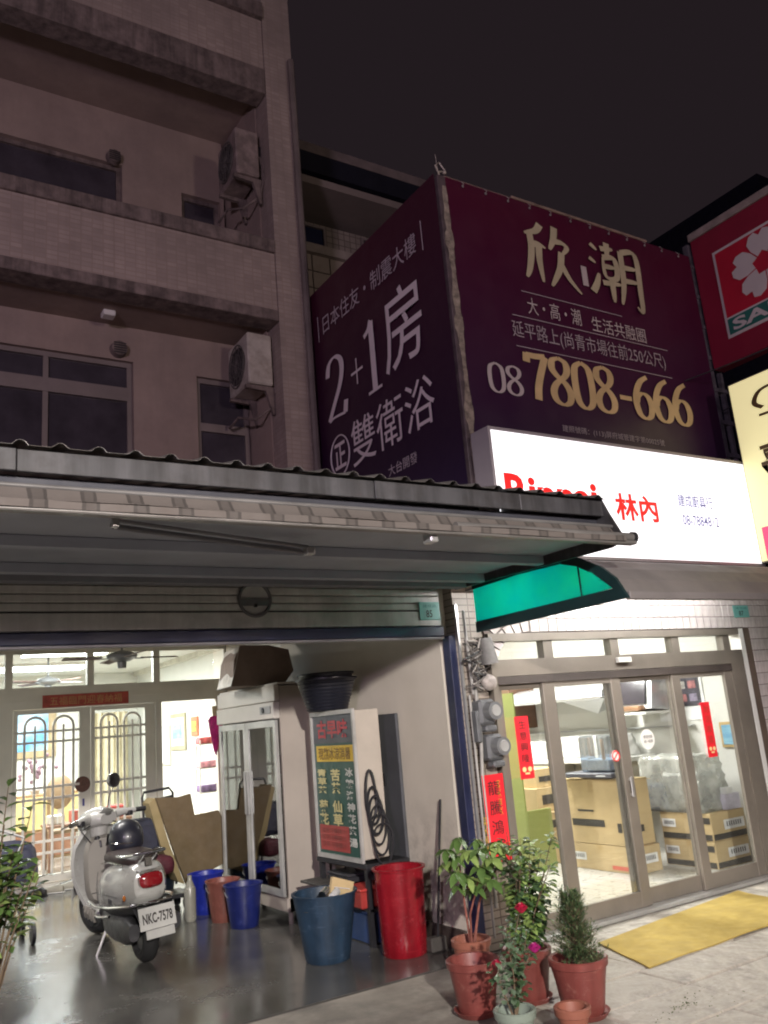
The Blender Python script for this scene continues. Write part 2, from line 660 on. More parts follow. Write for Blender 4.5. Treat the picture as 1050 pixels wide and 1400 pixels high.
# ------------------------------------------------------------------ left building (upper storeys)
STUCCO = M('stucco', (0.34, 0.26, 0.22), 0.85, var=0.15, vscale=1.5, bump=0.2, bscale=30, dirt=(0.24, 0.185, 0.165), dscale=0.9, streak=0.06)
MOSAIC = M('mosaic_tiles', (0.42, 0.34, 0.30), 0.5, var=0.12, vscale=2, tiles=(0.1, 0.046, 0.005, (0.8, 0.77, 0.74)), dirt=(0.27, 0.22, 0.195), dscale=0.8, streak=0.1)
DARKST = M('stained_concrete', (0.20, 0.155, 0.14), 0.9, var=0.35, vscale=9, bump=0.4, bscale=30, streak=0.5)
WFR = M('window_frame_metal', (0.24, 0.20, 0.19), 0.5, 0.3, var=0.1)
DGL = M('dark_window_glass', (0.055, 0.048, 0.058), 0.12, var=0.3, spec=0.7)
CURT = M('curtain_cloth', (0.12, 0.12, 0.10), 0.9, var=0.3, vscale=6)
XL = -8.0
bl = thing('apartment_building', 'dim plastered apartment building with tiled parapets rising above the garage awning', 'building', (-2, 8, 2.6))
bx('parapet', MOSAIC, XL, 3.555, 7.2, 7.38, 5.84, 6.50, bl)
bx('coping', DARKST, XL, 3.555, 7.16, 7.42, 6.50, 6.65, bl, 0.01)
bx('parapet_base', DARKST, XL, 3.555, 7.17, 7.42, 5.72, 5.84, bl, 0.008)
bx('balcony_floor', STUCCO, XL, 3.555, 7.42, 8.4, 5.74, 5.86, bl)
bx('parapet', MOSAIC, XL, 3.555, 7.2, 7.38, 8.78, 9.45, bl)
bx('parapet_base', DARKST, XL, 3.555, 7.17, 7.42, 8.46, 8.78, bl, 0.008)
bx('coping', DARKST, XL, 3.555, 7.14, 7.42, 9.45, 9.65, bl)
bx('balcony_floor', STUCCO, XL, 3.555, 7.42, 8.55, 8.62, 8.80, bl)
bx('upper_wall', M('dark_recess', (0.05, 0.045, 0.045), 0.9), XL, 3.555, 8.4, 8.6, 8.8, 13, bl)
bx('soffit', STUCCO, XL, 3.555, 7.1, 8.5, 11.2, 11.4, bl)
# corner column: tiled front, smooth inner side
bx('column', MOSAIC, 3.56, 3.9, 7.18, 8.6, 2.6, 13, bl)
bx('return_wall', STUCCO, 3.54, 3.557, 7.46, 8.6, 2.6, 13, bl)
bx('drainpipe', M('old_pipe', (0.16, 0.13, 0.12), 0.6), 3.83, 3.90, 7.10, 7.17, 2.8, 9.0, bl, 0.02)


def wall_with_holes(x0, x1, z0, z1, y0, y1, holes, mat, parent, name='wall'):
    xs = sorted({x0, x1, *[h[0] for h in holes], *[h[1] for h in holes]})
    b = B()
    for a, c in zip(xs, xs[1:]):
        zs = [(z0, z1)]
        for h in holes:
            if h[0] <= a + 1e-6 and h[1] >= c - 1e-6:
                nz = []
                for q in zs:
                    if h[3] <= q[0] or h[2] >= q[1]:
                        nz.append(q)
                    else:
                        if h[2] > q[0]:
                            nz.append((q[0], h[2]))
                        if h[3] < q[1]:
                            nz.append((h[3], q[1]))
                zs = nz
        for q in zs:
            b.box(a, c, y0, y1, q[0], q[1])
    bmesh.ops.remove_doubles(b.bm, verts=b.bm.verts, dist=1e-5)
    return b.build(name, mat, parent)


def window(x0, x1, y, z0, z1, parent, vs=(), hs=(), fw=0.05, gl=DGL, fm=WFR, deep=0.06):
    f = B()
    f.box(x0, x1, y - 0.03, y + 0.03, z1 - fw, z1)
    f.box(x0, x1, y - 0.03, y + 0.03, z0, z0 + fw)
    f.box(x0, x0 + fw, y - 0.028, y + 0.028, z0 + fw, z1 - fw)
    f.box(x1 - fw, x1, y - 0.028, y + 0.028, z0 + fw, z1 - fw)
    for v in vs:
        f.box(v - fw / 2, v + fw / 2, y - 0.026, y + 0.026, z0 + fw, z1 - fw)
    for h, t in hs:
        f.box(x0 + fw, x1 - fw, y - 0.034, y + 0.024, h - t / 2, h + t / 2)
    w = f.build('window', fm, parent)
    cx = [x0 + fw, *vs, x1 - fw]
    cz = [z0 + fw, *[h for h, t in hs], z1 - fw]
    for a, b in zip(cx, cx[1:]):
        for c, d in zip(cz, cz[1:]):
            bx('pane', gl, a, b, y + 0.004, y + 0.012, c, d, w)
    return w


W2 = [(0.1, 2.27, 4.35, 5.37), (2.93, 3.52, 4.28, 5.32)]
wall_with_holes(XL, 3.5, 2.6, 5.74, 7.92, 8.1, W2, STUCCO, bl)
window(0.1, 2.27, 8.0, 4.35, 5.37, bl, vs=(0.75, 1.45), hs=((5.03, 0.14),))
window(2.93, 3.52, 8.0, 4.28, 5.32, bl, vs=(), hs=((4.78, 0.09),))
bx('curtain', CURT, 2.98, 3.2, 8.06, 8.08, 4.80, 5.28, bl)
W3 = [(-0.4, 2.30, 6.7, 7.95), (2.98, 3.45, 6.95, 7.80)]
wall_with_holes(XL, 3.5, 5.86, 8.62, 8.36, 8.54, W3, STUCCO, bl)
window(-0.4, 2.30, 8.45, 6.7, 7.95, bl, vs=(0.9,), hs=(), fm=DARKST)
window(2.98, 3.45, 8.45, 6.95, 7.80, bl, fm=DARKST)
for (vx, vy, vz) in ((2.12, 7.905, 5.47), (2.2, 8.345, 8.0)):
    v = B().cone((vx, vy + 0.01, vz), (vx, vy - 0.06, vz), 0.085, 0.075, 20).build('vent', DARKST, bl, smooth=True)
    for k in range(5):
        bx('slat', BLACK, vx - 0.06, vx + 0.06, vy - 0.068, vy - 0.061, vz - 0.055 + k * 0.025, vz - 0.045 + k * 0.025, v)
bx('soffit_lamp', WHITE, 1.9, 2.02, 7.6, 7.72, 5.68, 5.738, bl, 0.01)

ACW = M('old_white_metal', (0.50, 0.46, 0.40), 0.5, var=0.15, vscale=6, dirt=(0.25, 0.2, 0.16), dscale=4)


def aircon(x, y, z, label, mat):
    a = thing('air_conditioner', label, 'air conditioner', (x, y, z), 0, 'wall mounted outdoor air conditioner units')
    bx('casing', mat, x, x + 0.27, y - 0.26, y + 0.26, z, z + 0.56, a, 0.015)
    g = B()
    for r in (0.06, 0.11, 0.16, 0.2):
        g.tube([(x - 0.012, y + 0.02 + r * math.cos(t), z + 0.28 + r * math.sin(t) * 1.15) for t in [k * math.pi / 12 for k in range(25)]], 0.006, 5)
    for k in range(6):
        t = k * math.pi / 6
        g.tube([(x - 0.014, y + 0.02 + 0.2 * math.cos(t), z + 0.28 + 0.23 * math.sin(t)), (x - 0.014, y + 0.02 - 0.2 * math.cos(t), z + 0.28 - 0.23 * math.sin(t))], 0.005, 5)
    g.build('grille', M('dark_grille', (0.12, 0.11, 0.10), 0.5), a)
    B().cone((x + 0.003, y + 0.02, z + 0.28), (x - 0.004, y + 0.02, z + 0.28), 0.2, n=24).build('fan_opening', BLACK, a)
    bx('valve_cover', BLACK, x + 0.271, x + 0.33, y - 0.2, y - 0.06, z + 0.2, z + 0.45, a, 0.01)
    for q in (-0.2, 0.2):
        B().prism([(x - 0.02, z - 0.003), (x + 0.3, z - 0.003), (x + 0.3, z - 0.3), (x + 0.27, z - 0.3), (x + 0.2, z - 0.05), (x - 0.02, z - 0.04)], 'Y', y + q - 0.02, y + q + 0.02).build('bracket', DARKST, a)
    t = B()
    t.tube([(x + 0.3, y - 0.2, z + 0.3), (x + 0.33, y - 0.26, z + 0.05), (x + 0.28, y - 0.2, z - 0.2), (x + 0.12, y - 0.1, z - 0.33), (x + 0.02, y + 0.1, z - 0.25), (x + 0.0, y + 0.3, z - 0.3)], 0.014, 6)
    t.build('hose', DARKST, a, smooth=True)
    return a


aircon(3.265, 7.6, 5.07, 'clean white outdoor air conditioner unit beside the second floor window', ACW)
aircon(3.24, 7.6, 7.50, 'weathered dark outdoor air conditioner unit one storey above the white one', M('weathered_metal', (0.27, 0.21, 0.19), 0.7, var=0.3, vscale=8, dirt=(0.1, 0.08, 0.07), dscale=5))

# ------------------------------------------------------------------ building behind the banners
BT = M('square_wall_tile', (0.36, 0.30, 0.25), 0.5, var=0.2, vscale=2.2, dirt=(0.2, 0.16, 0.13), dscale=2)
DK = M('dark_gutter_metal', (0.012, 0.013, 0.022), 0.5, var=0.2)
bb = thing('set_back_building', 'dark tiled upper storey with a small window under a flat roof behind the maroon banner', 'building', (6, 9, 2.6))
bx('wall', M('mosaic_dim', (0.25, 0.21, 0.18), 0.7, var=0.15, tiles=(0.09, 0.09, 0.006, (0.4, 0.38, 0.36))), 3.92, 9.5, 8.62, 8.9, 3.2, 8.05, bb)
src = None
for i in range(9):
    for j in range(7):
        p = Vector((4.12 + i * 0.262, 8.6, 6.0 + j * 0.242))
        if src is None:
            src = B().box(-0.124, 0.124, -0.008, 0.012, -0.114, 0.114, 0.004).build('tile', BT, bb, local=True)
            src.location = p - Vector((6, 9, 2.6))
        else:
            share(src, bb, p - Vector((6, 9, 2.6)))
bx('ledge', M('ledge_paint', (0.33, 0.28, 0.24), 0.7), 3.92, 9.5, 8.52, 8.61, 7.56, 7.68, bb)
window(4.55, 5.0, 8.61, 7.7, 8.0, bb, fw=0.03, gl=M('blue_dark_pane', (0.015, 0.02, 0.05), 0.2))
window(5.55, 5.8, 8.61, 7.72, 8.0, bb, fw=0.03)
bx('roof_slab', M('roof_underside', (0.22, 0.18, 0.16), 0.9, var=0.1), 3.92, 9.5, 8.0, 9.9, 8.15, 8.25, bb)
bx('roof_gutter', DK, 3.92, 9.3, 8.75, 8.9, 8.95, 9.25, bb)
bx('roof_edge', M('roof_edge_paint', (0.20, 0.16, 0.15), 0.8), 3.92, 9.3, 8.75, 8.9, 9.255, 9.4, bb)
B().prism([(3.92, 8.95), (4.4, 8.95), (3.92, 8.4)], 'Y', 8.78, 8.86).build('roof_bracket', DK, bb)
# far building on the right, against the sky
fb = thing('far_building', 'unlit dark building silhouette behind the red sign at the right edge', 'building', (23, 14, 0))
bx('wall', M('unlit_wall', (0.010, 0.011, 0.03), 0.9), 20.7, 30, 12, 20, 0, 14.9, fb)
bx('parapet', M('unlit_wall'[:], (0.01, 0.01, 0.03)), 21.9, 30, 12.2, 20, 14.9, 16.4, fb)

# ------------------------------------------------------------------ garage shell
GW = M('garage_wall_paint', (0.52, 0.475, 0.40), 0.7, var=0.08, vscale=1.2, bump=0.1, bscale=30, dirt=(0.40, 0.36, 0.31), dscale=0.8)
gs = thing('garage_shell', 'open garage with cream painted side walls below the striped awning', 'garage', (2, 8.5, 0))


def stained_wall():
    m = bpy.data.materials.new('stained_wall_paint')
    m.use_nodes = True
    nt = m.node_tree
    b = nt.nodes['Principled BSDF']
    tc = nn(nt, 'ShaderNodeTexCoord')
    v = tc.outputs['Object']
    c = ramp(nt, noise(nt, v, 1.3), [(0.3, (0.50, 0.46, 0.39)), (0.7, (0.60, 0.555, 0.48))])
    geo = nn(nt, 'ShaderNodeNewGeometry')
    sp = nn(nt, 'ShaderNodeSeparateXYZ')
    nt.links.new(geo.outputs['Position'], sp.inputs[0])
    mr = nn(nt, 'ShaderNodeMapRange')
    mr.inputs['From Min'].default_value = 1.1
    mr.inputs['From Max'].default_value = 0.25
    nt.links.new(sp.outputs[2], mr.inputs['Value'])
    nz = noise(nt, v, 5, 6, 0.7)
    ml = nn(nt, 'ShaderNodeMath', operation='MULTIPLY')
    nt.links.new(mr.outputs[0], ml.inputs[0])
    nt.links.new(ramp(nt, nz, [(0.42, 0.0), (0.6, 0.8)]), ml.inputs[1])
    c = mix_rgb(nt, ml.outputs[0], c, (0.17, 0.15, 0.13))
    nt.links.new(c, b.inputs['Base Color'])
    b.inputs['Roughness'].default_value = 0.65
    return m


SW = stained_wall()
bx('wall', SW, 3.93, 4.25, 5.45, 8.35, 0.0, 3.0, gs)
bx('wall', GW, 4.72, 4.9, 8.35, 11.9, 0.0, 3.0, gs)
bx('wall', GW, 4.251, 4.9, 8.2, 8.349, 0.0, 3.0, gs)
bx('wall', GW, -3.0, -2.8, 5.45, 11.9, 0.0, 3.0, gs)
bx('ceiling', GW, -3.0, 4.9, 5.45, 12.0, 3.001, 3.1, gs)
bx('meter_cabinet', M('grey_cabinet', (0.10, 0.105, 0.115), 0.4, 0.3, var=0.15), 3.90, 3.929, 6.14, 6.47, 0.42, 1.72, gs, 0.004)
bx('latch', BLACK, 3.885, 3.899, 6.36, 6.40, 1.14, 1.24, gs)
bx('skirting', M('dark_skirting', (0.05, 0.035, 0.03), 0.7, var=0.4, vscale=8), 3.90, 3.929, 5.46, 8.3, 0.0, 0.14, gs)
broom = thing('broom', 'dark broom handle leaning on the wall beside the guide rail', 'broom', (3.85, 5.62, 0))
B().cone((3.80, 5.66, 0.05), (3.90, 5.60, 1.05), 0.009, n=8).build('handle', BLACK, broom)
B().box(3.72, 3.86, 5.62, 5.70, 0.002, 0.10, 0.01).build('brush', M('broom_bristle', (0.05, 0.045, 0.04), 0.9), broom)

GLIGHT = 1
# shutter box over the opening: five slats and a bottom panel
SH = M('galvanised_slat', (0.58, 0.57, 0.55), 0.55, 0.15, var=0.16, vscale=2.5, dirt=(0.34, 0.33, 0.31), dscale=2.2, streak=0.16)
sb = thing('rolling_shutter', 'rolled up grey metal shutter box with horizontal slats above the garage opening', 'shutter', (1.5, 5.4, 2.25))
zs = [2.69, 2.632, 2.575, 2.52, 2.465]
for k in range(4):
    bx('slat', SH, -2.9, 3.93, 5.40, 5.44, zs[k + 1] + 0.005, zs[k], sb, 0.006)
bx('bottom_panel', SH, -2.9, 3.93, 5.392, 5.43, 2.345, 2.46, sb, 0.006)
bx('backing', BLACK, -2.9, 3.93, 5.445, 5.46, 2.27, 2.7, sb)
bx('guide_beam', NAVY, -2.9, 3.93, 5.37, 5.44, 2.262, 2.338, sb, 0.005)
bx('guide_lip', M('beam_lip', (0.30, 0.30, 0.31), 0.5), -2.9, 3.93, 5.375, 5.44, 2.242, 2.258, sb, 0.003)
bx('shutter_housing', M('housing_dark', (0.16, 0.165, 0.19), 0.7, var=0.2), -2.9, 3.93, 5.2, 5.6, 2.70, 2.86, sb, 0.01)
bx('guide_rail', NAVY, 3.935, 4.0, 5.33, 5.42, 0.0, 2.262, sb, 0.004)
bd = thing('wall_badge', 'round dark badge with a crossbar hung on the shutter slats', 'badge', (2.36, 5.385, 2.42))
tb = B()
tb.tube([(2.36 + 0.115 * math.cos(t), 5.385, 2.545 + 0.115 * math.sin(t)) for t in [k * math.pi / 16 for k in range(33)]], 0.012, 6)
tb.build('ring', M('badge_grey', (0.12, 0.12, 0.125), 0.6), bd, smooth=True)
B().cone((2.36, 5.397, 2.545), (2.36, 5.389, 2.545), 0.112, n=28).build('disc', M('badge_face', (0.42, 0.41, 0.40), 0.6), bd)
bx('crossbar', M('badge_grey', (0.1, 0.1, 0.1)), 2.25, 2.47, 5.378, 5.388, 2.50, 2.55, bd)
bx('knob', BLACK, 2.35, 2.37, 5.37, 5.388, 2.49, 2.51, bd)

PLATE = M('teal_plate', (0.16, 0.42, 0.38), 0.45, var=0.1)


def plate(x0, x1, y, z0, z1, num, label):
    p = thing('house_number_plate', label, 'number plate', ((x0 + x1) / 2, y, z0), 0, 'teal house number plates')
    bx('plate', PLATE, x0, x1, y - 0.008, y, z0, z1, p, 0.002)
    h = z1 - z0
    text('建成路', (x0 + 0.03, y - 0.009, z1 - h * 0.32), UX * (x1 - x0 - 0.06), UZ * h * 0.18, p, M('plate_print', (0.05, 0.2, 0.18), 0.5))
    text(num, (x0 + (x1 - x0) * 0.3, y - 0.009, z0 + h * 0.14), UX * (x1 - x0) * 0.3, UZ * h * 0.4, p, INK, 0.01)


plate(3.72, 3.91, 5.388, 2.39, 2.53, '85', 'teal house number plate reading 85 at the right end of the shutter')

# ------------------------------------------------------------------ garage awning
TIN = M('grey_tin', (0.062, 0.061, 0.066), 0.5, 0.25, var=0.25, vscale=3, dirt=(0.035, 0.03, 0.028), dscale=4, streak=0.5)
TIN_D = M('gap_shade_tin', (0.03, 0.031, 0.04), 0.6, 0.1, var=0.3)
UNDER = M('awning_underside', (0.31, 0.33, 0.385), 0.7, 0.0, var=0.15, vscale=1.4)
XR = 3.98
aw = thing('garage_awning', 'long grey tin canopy over the garage with a corrugated roof edge', 'canopy', (0.5, 4.5, 2.6))


def corr(x, y):
    t = (x / 0.16) % 1.0
    h = 0.022 * math.sqrt(max(0.0, 1 - ((t - 0.5) / 0.17) ** 2))
    return h + 2.895 + (y - 3.6) * 0.22


xs_ = [-6 + k * 0.0128 for k in range(int((XR + 0.04 + 6) / 0.0128) + 1)]
cb_ = B()
cb_.grid(lambda u, v: (xs_[min(len(xs_) - 1, round(u * (len(xs_) - 1)))], 3.6 + 2.2 * v, corr(xs_[min(len(xs_) - 1, round(u * (len(xs_) - 1)))], 3.6 + 2.2 * v)), len(xs_) - 1, 3)
cb_.thicken(0.0015)
cb_.build('corrugated_sheet', M('corrugated_tin', (0.13, 0.125, 0.12), 0.4, 0.4, var=0.3, vscale=5, dirt=(0.1, 0.085, 0.075), dscale=3), aw)
# fascia flashing in three lapped lengths
for (a, b) in ((-6.0, 0.55), (0.553, 2.30), (2.303, 3.3), (3.303, XR)):
    bx('fascia', TIN, a, b, 3.635 + random.uniform(-0.004, 0.004), 3.655, 2.79, 2.888, aw, 0.003)
bx('shadow_gap', TIN_D, -6, XR, 3.70, 3.73, 2.70, 2.79, aw)  # dark strip, the shade of the open gap put into its colour
bx('underside_panel', UNDER, -6, XR, 3.68, 5.199, 2.66, 2.685, aw)
for y in (4.25, 4.9):
    bx('joist', UNDER, -6, XR, y - 0.03, y + 0.03, 2.60, 2.659, aw, 0.004)
bx('wall_beam', M('beam_grey', (0.2, 0.205, 0.23), 0.7, var=0.2), -6, XR, 5.10, 5.198, 2.60, 2.659, aw)
B().prism([(3.66, 2.93), (3.60, 2.80), (3.50, 2.61), (3.62, 2.585), (5.25, 2.605), (5.25, 3.2), (4.6, 3.1)], 'X', XR, XR + 0.02).build('side_panel', TIN, aw)
bx('hanger_bracket', STEEL, 0.93, 0.96, 3.58, 3.62, 2.56, 2.62, aw)
# fluorescent style folded arm
ra = thing('retractable_awning', 'rolled back striped fabric awning under the front edge of the tin canopy', 'awning', (0.5, 3.55, 2.55))


def stripe_mat():
    m = M('striped_fabric', (0.10, 0.086, 0.077), 0.85, var=0.08, vscale=4)
    nt = m.node_tree
    b = nt.nodes['Principled BSDF']
    src = b.inputs['Base Color'].links[0].from_socket
    tc = nn(nt, 'ShaderNodeTexCoord')
    sp = nn(nt, 'ShaderNodeSeparateXYZ')
    nt.links.new(tc.outputs['Object'], sp.inputs[0])
    d = nn(nt, 'ShaderNodeMath', operation='ADD')
    nt.links.new(sp.outputs[0], d.inputs[0])
    q = nn(nt, 'ShaderNodeMath', operation='MULTIPLY')
    nt.links.new(noise(nt, tc.outputs['Object'], 2.2), q.inputs[0])
    q.inputs[1].default_value = 0.08
    nt.links.new(q.outputs[0], d.inputs[1])
    ml = nn(nt, 'ShaderNodeMath', operation='MULTIPLY')
    nt.links.new(d.outputs[0], ml.inputs[0])
    ml.inputs[1].default_value = 1 / 0.205
    fr = nn(nt, 'ShaderNodeMath', operation='FRACT')
    nt.links.new(ml.outputs[0], fr.inputs[0])
    r = ramp(nt, fr.outputs[0], [(0.0, 1.0), (0.58, 1.0), (0.585, 0.45), (0.66, 0.45), (0.665, 0.7), (0.86, 0.7), (0.865, 0.42), (0.93, 0.42), (0.935, 1.0)])
    r.node.color_ramp.interpolation = 'CONSTANT'
    nt.links.new(mix_rgb(nt, 1.0, src, r, 'MULTIPLY'), b.inputs['Base Color'])
    return m


ST = stripe_mat()
fb_ = B()
fb_.grid(lambda u, v: (-6 + 9.95 * u, 3.575 - 0.11 * v + 0.012 * math.sin(u * 60) * v, 2.70 - 0.075 * v - 0.028 * math.sin(math.pi * v)), 160, 5)
fb_.thicken(0.002)
fb_.build('fabric', ST, ra, smooth=True)
vl = B()
vl.grid(lambda u, v: (-6 + 9.95 * u, 3.462 - 0.004 * math.sin(u * 90), 2.622 - 0.032 * v), 120, 1)
vl.thicken(0.002)
vl.build('valance', ST, ra)
B().cone((-6, 3.585, 2.712), (XR, 3.585, 2.712), 0.012, n=10).build('fabric_rail', M('pale_rail', (0.15, 0.145, 0.14), 0.4, 0.3), ra, smooth=True)
bx('front_bar', M('front_bar_metal', (0.20, 0.19, 0.18), 0.4, 0.4), -6, 4.06, 3.47, 3.53, 2.578, 2.60, ra, 0.006)
B().cone((2.7, 3.50, 2.625), (4.06, 3.50, 2.625), 0.028, n=14).build('roller_end', M('roller_metal', (0.2, 0.19, 0.18), 0.4, 0.4), ra, smooth=True)
B().cone((4.045, 3.50, 2.625), (4.07, 3.50, 2.625), 0.036, n=14).build('end_cap', BLACK, ra, smooth=True)
arm = B()
for dy, dz in ((0, 0), (0.05, -0.02), (0.09, 0.0)):
    arm.tube([(0.98, 3.72 + dy, 2.62 + dz), (2.05, 3.95 + dy, 2.59 + dz)], 0.009, 6)
arm.build('folding_arm', M('arm_metal', (0.25, 0.25, 0.27), 0.35, 0.5), ra)
ck = B()
for k in range(6):
    ck.box(0.965, 0.985, 3.70, 3.72, 2.585 + k * 0.016, 2.594 + k * 0.016)
ck.box(0.97, 0.98, 3.705, 3.715, 2.58, 2.68)
ck.build('arm_joint', M('joint_white', (0.75, 0.75, 0.75), 0.4), ra)
bx('arm_joint', STEEL, 2.04, 2.09, 3.94, 3.99, 2.55, 2.59, ra, 0.004)
bx('mounting_clamp', STEEL, 2.55, 2.60, 3.52, 3.60, 2.545, 2.60, ra, 0.006)

# ------------------------------------------------------------------ big maroon banner box
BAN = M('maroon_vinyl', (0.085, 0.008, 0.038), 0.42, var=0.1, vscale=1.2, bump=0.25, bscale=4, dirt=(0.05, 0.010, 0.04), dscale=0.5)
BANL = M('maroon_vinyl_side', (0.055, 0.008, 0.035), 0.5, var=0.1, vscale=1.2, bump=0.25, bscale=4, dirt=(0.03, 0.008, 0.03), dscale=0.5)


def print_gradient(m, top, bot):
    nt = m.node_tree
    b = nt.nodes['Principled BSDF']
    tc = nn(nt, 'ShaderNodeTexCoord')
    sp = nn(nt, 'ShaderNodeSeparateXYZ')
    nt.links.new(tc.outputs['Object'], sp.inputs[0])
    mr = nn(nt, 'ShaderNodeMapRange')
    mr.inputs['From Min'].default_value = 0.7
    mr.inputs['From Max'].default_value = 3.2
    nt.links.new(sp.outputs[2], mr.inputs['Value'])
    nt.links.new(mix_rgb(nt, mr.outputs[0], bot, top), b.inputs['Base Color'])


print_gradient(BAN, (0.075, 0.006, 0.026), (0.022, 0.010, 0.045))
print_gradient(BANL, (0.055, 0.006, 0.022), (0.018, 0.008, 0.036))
PT = M('print_white', (0.50, 0.44, 0.44), 0.6, var=0.05)
PTG = M('print_grey', (0.36, 0.31, 0.34), 0.6, var=0.08)
GOLD = M('print_gold', (0.62, 0.46, 0.24), 0.5, var=0.15, vscale=4)
GOLD2 = M('print_pale_gold', (0.50, 0.44, 0.30), 0.5, var=0.15, vscale=4)
bn = thing('corner_billboard', 'large maroon advertising banner wrapped round two sides of a roof corner', 'billboard', (5.5, 6, 2.7))


def wavy(O, U, V, N, nu, nv, amp, mat, name):
    b = B()
    O, U, V, N = map(Vector, (O, U, V, N))
    b.grid(lambda u, v: O + U * u + V * v + N * (amp * (math.sin(u * 9 + v * 3) + math.sin(v * 12 - u * 4)) * 0.25), nu, nv)
    b.thicken(0.003)
    return b.build(name, mat, bn, smooth=True)


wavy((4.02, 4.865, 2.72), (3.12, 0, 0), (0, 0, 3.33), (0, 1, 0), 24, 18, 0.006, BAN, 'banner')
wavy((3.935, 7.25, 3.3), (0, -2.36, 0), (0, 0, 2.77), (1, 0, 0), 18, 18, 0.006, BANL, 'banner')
bk = B()
bk.box(3.96, 7.12, 4.90, 5.2, 2.75, 6.0)
bk.box(3.96, 7.12, 5.2, 7.2, 3.05, 5.99)
bmesh.ops.remove_doubles(bk.bm, verts=bk.bm.verts, dist=1e-5)
bk.build('backing_box', M('backing_metal', (0.04, 0.04, 0.05), 0.7), bn)
# torn corner strip with frayed edge
random.seed(11)
cs = B()
prev = None
N_ = 60
edge = [0.015 + 0.03 * random.random() for _ in range(N_ + 1)]
edge = [(edge[max(0, i - 1)] + edge[i] + edge[min(N_, i + 1)]) / 3 + (0.02 if i % 17 > 13 else 0) for i in range(N_ + 1)]
for i in range(N_):
    z0, z1 = 3.25 + (2.70 * i / N_), 3.25 + (2.70 * (i + 1) / N_)
    cs.quad((4.005 - edge[i], 4.853, z0), (4.01 + edge[i] * 0.6, 4.853, z0), (4.01 + edge[i + 1] * 0.6, 4.853, z1), (4.005 - edge[i + 1], 4.853, z1))
cs.thicken(0.003)
cs.build('torn_edge', M('weathered_edge', (0.26, 0.22, 0.18), 0.85, var=0.6, vscale=14), bn)
bx('corner_post', M('corner_post_metal', (0.10, 0.075, 0.08), 0.6, var=0.4, vscale=9), 3.945, 4.03, 4.858, 4.92, 2.75, 6.05, bn, 0.005)
bx('top_rail', M('rusty_rail', (0.30, 0.22, 0.18), 0.7, 0.2, var=0.4, vscale=8), 4.75, 6.5, 4.85, 4.90, 6.052, 6.075, bn, 0.004)
bx('top_rail', M('rusty_rail', (0.3, 0.2, 0.18)), 4.03, 4.74, 4.87, 4.90, 6.052, 6.07, bn, 0.004)
fl = B()
fl.tube([(3.97, 4.86, 6.05), (3.93, 4.85, 6.12), (3.98, 4.86, 6.17), (4.04, 4.86, 6.1), (3.97, 4.86, 6.08)], 0.007, 6)
fl.cone((3.96, 4.86, 6.05), (3.95, 4.86, 6.24), 0.003)
fl.sphere((4.02, 4.85, 6.08), 0.018, u=8, v=6)
fl.build('tie_wire', M('wire_pale', (0.5, 0.45, 0.4), 0.5, 0.4), bn)
# --- front face print. y plane 4.86
YB = 4.857


def ftext(body, x0, x1, z0, z1, mat, bold=0.0, dz=0.0):
    return text(body, (x0, YB, z0), (x1 - x0, 0, dz), (0, 0, z1 - z0), bn, mat, bold)


# brushed two character name
XIN = [[(.30, .98), (.22, .86), (.04, .78)], [(.12, .80), (.12, .55), (.06, .25), (.0, .10)], [(.10, .60), (.22, .66), (.34, .62)], [(.24, .64), (.22, .4), (.24, .08)],
       [(.52, 1.0), (.48, .80), (.40, .62)], [(.44, .76), (.60, .78), (.68, .72), (.60, .60)], [(.58, .62), (.52, .35), (.36, .05)], [(.56, .42), (.66, .22), (.82, .04)]]
CHAO = [[(1.08, .92), (1.18, .84)], [(1.03, .68), (1.13, .62)], [(1.02, .14), (1.10, .28), (1.16, .46)],
        [(1.24, .88), (1.46, .92)], [(1.36, 1.0), (1.34, .74)], [(1.26, .74), (1.46, .76), (1.46, .46), (1.27, .44), (1.26, .74)], [(1.28, .60), (1.44, .61)], [(1.2, .32), (1.52, .36)], [(1.36, .44), (1.35, .04)],
        [(1.58, .92), (1.56, .4), (1.48, .04)], [(1.58, .90), (1.84, .92), (1.84, .3), (1.82, .0), (1.74, .06)], [(1.60, .66), (1.82, .68)], [(1.58, .44), (1.82, .46)]]
c_, f_ = stroke_mesh(XIN + CHAO, 0.105, 0.06, ang=60)
put(c_, f_, (4.80, YB, 5.20), (1.50, 0, 0.0), (0, 0, .68), bn, GOLD2)
ftext('I', 5.50, 5.57, 5.36, 5.56, PT, 0.02)
ftext('大・高・潮', 4.77, 5.40, 4.93, 5.09, PT)
ftext('生活共融圈', 5.53, 6.24, 4.91, 5.06, PT)
lines = B()
for z in (5.135, 4.885, 4.60):
    lines.box(4.58 if z < 5 else 4.72, 6.52 if z < 5 else 5.95, YB - 0.006, YB - 0.003, z - 0.004, z + 0.004)
lines.build('rule_line', PTG, bn)
ftext('延平路上(尚青市場往前250公尺)', 4.56, 6.46, 4.66, 4.84, PTG)
c_, f_ = serif('08', 0.13, 0.05)
put(c_, f_, (4.23, YB, 4.14), (.37, 0, 0.0), (0, 0, .27), bn, PT)
c_, f_ = serif('7808-666', 0.17, 0.055)
put(c_, f_, (4.63, YB, 4.12), (2.10, 0, 0.0), (0, 0, .46), bn, GOLD)
ftext('建照號碼：(113)屏府城管建字第00025號', 4.98, 6.25, 3.88, 3.95, PTG)
PT = M('print_bright_white', (0.78, 0.70, 0.70), 0.6, var=0.05)
PTG = M('print_side_grey', (0.5, 0.43, 0.46), 0.6, var=0.08)
# --- left face print, plane x = 3.932, reading from far (y 7.2) to near (y 4.9)
XB = 3.926


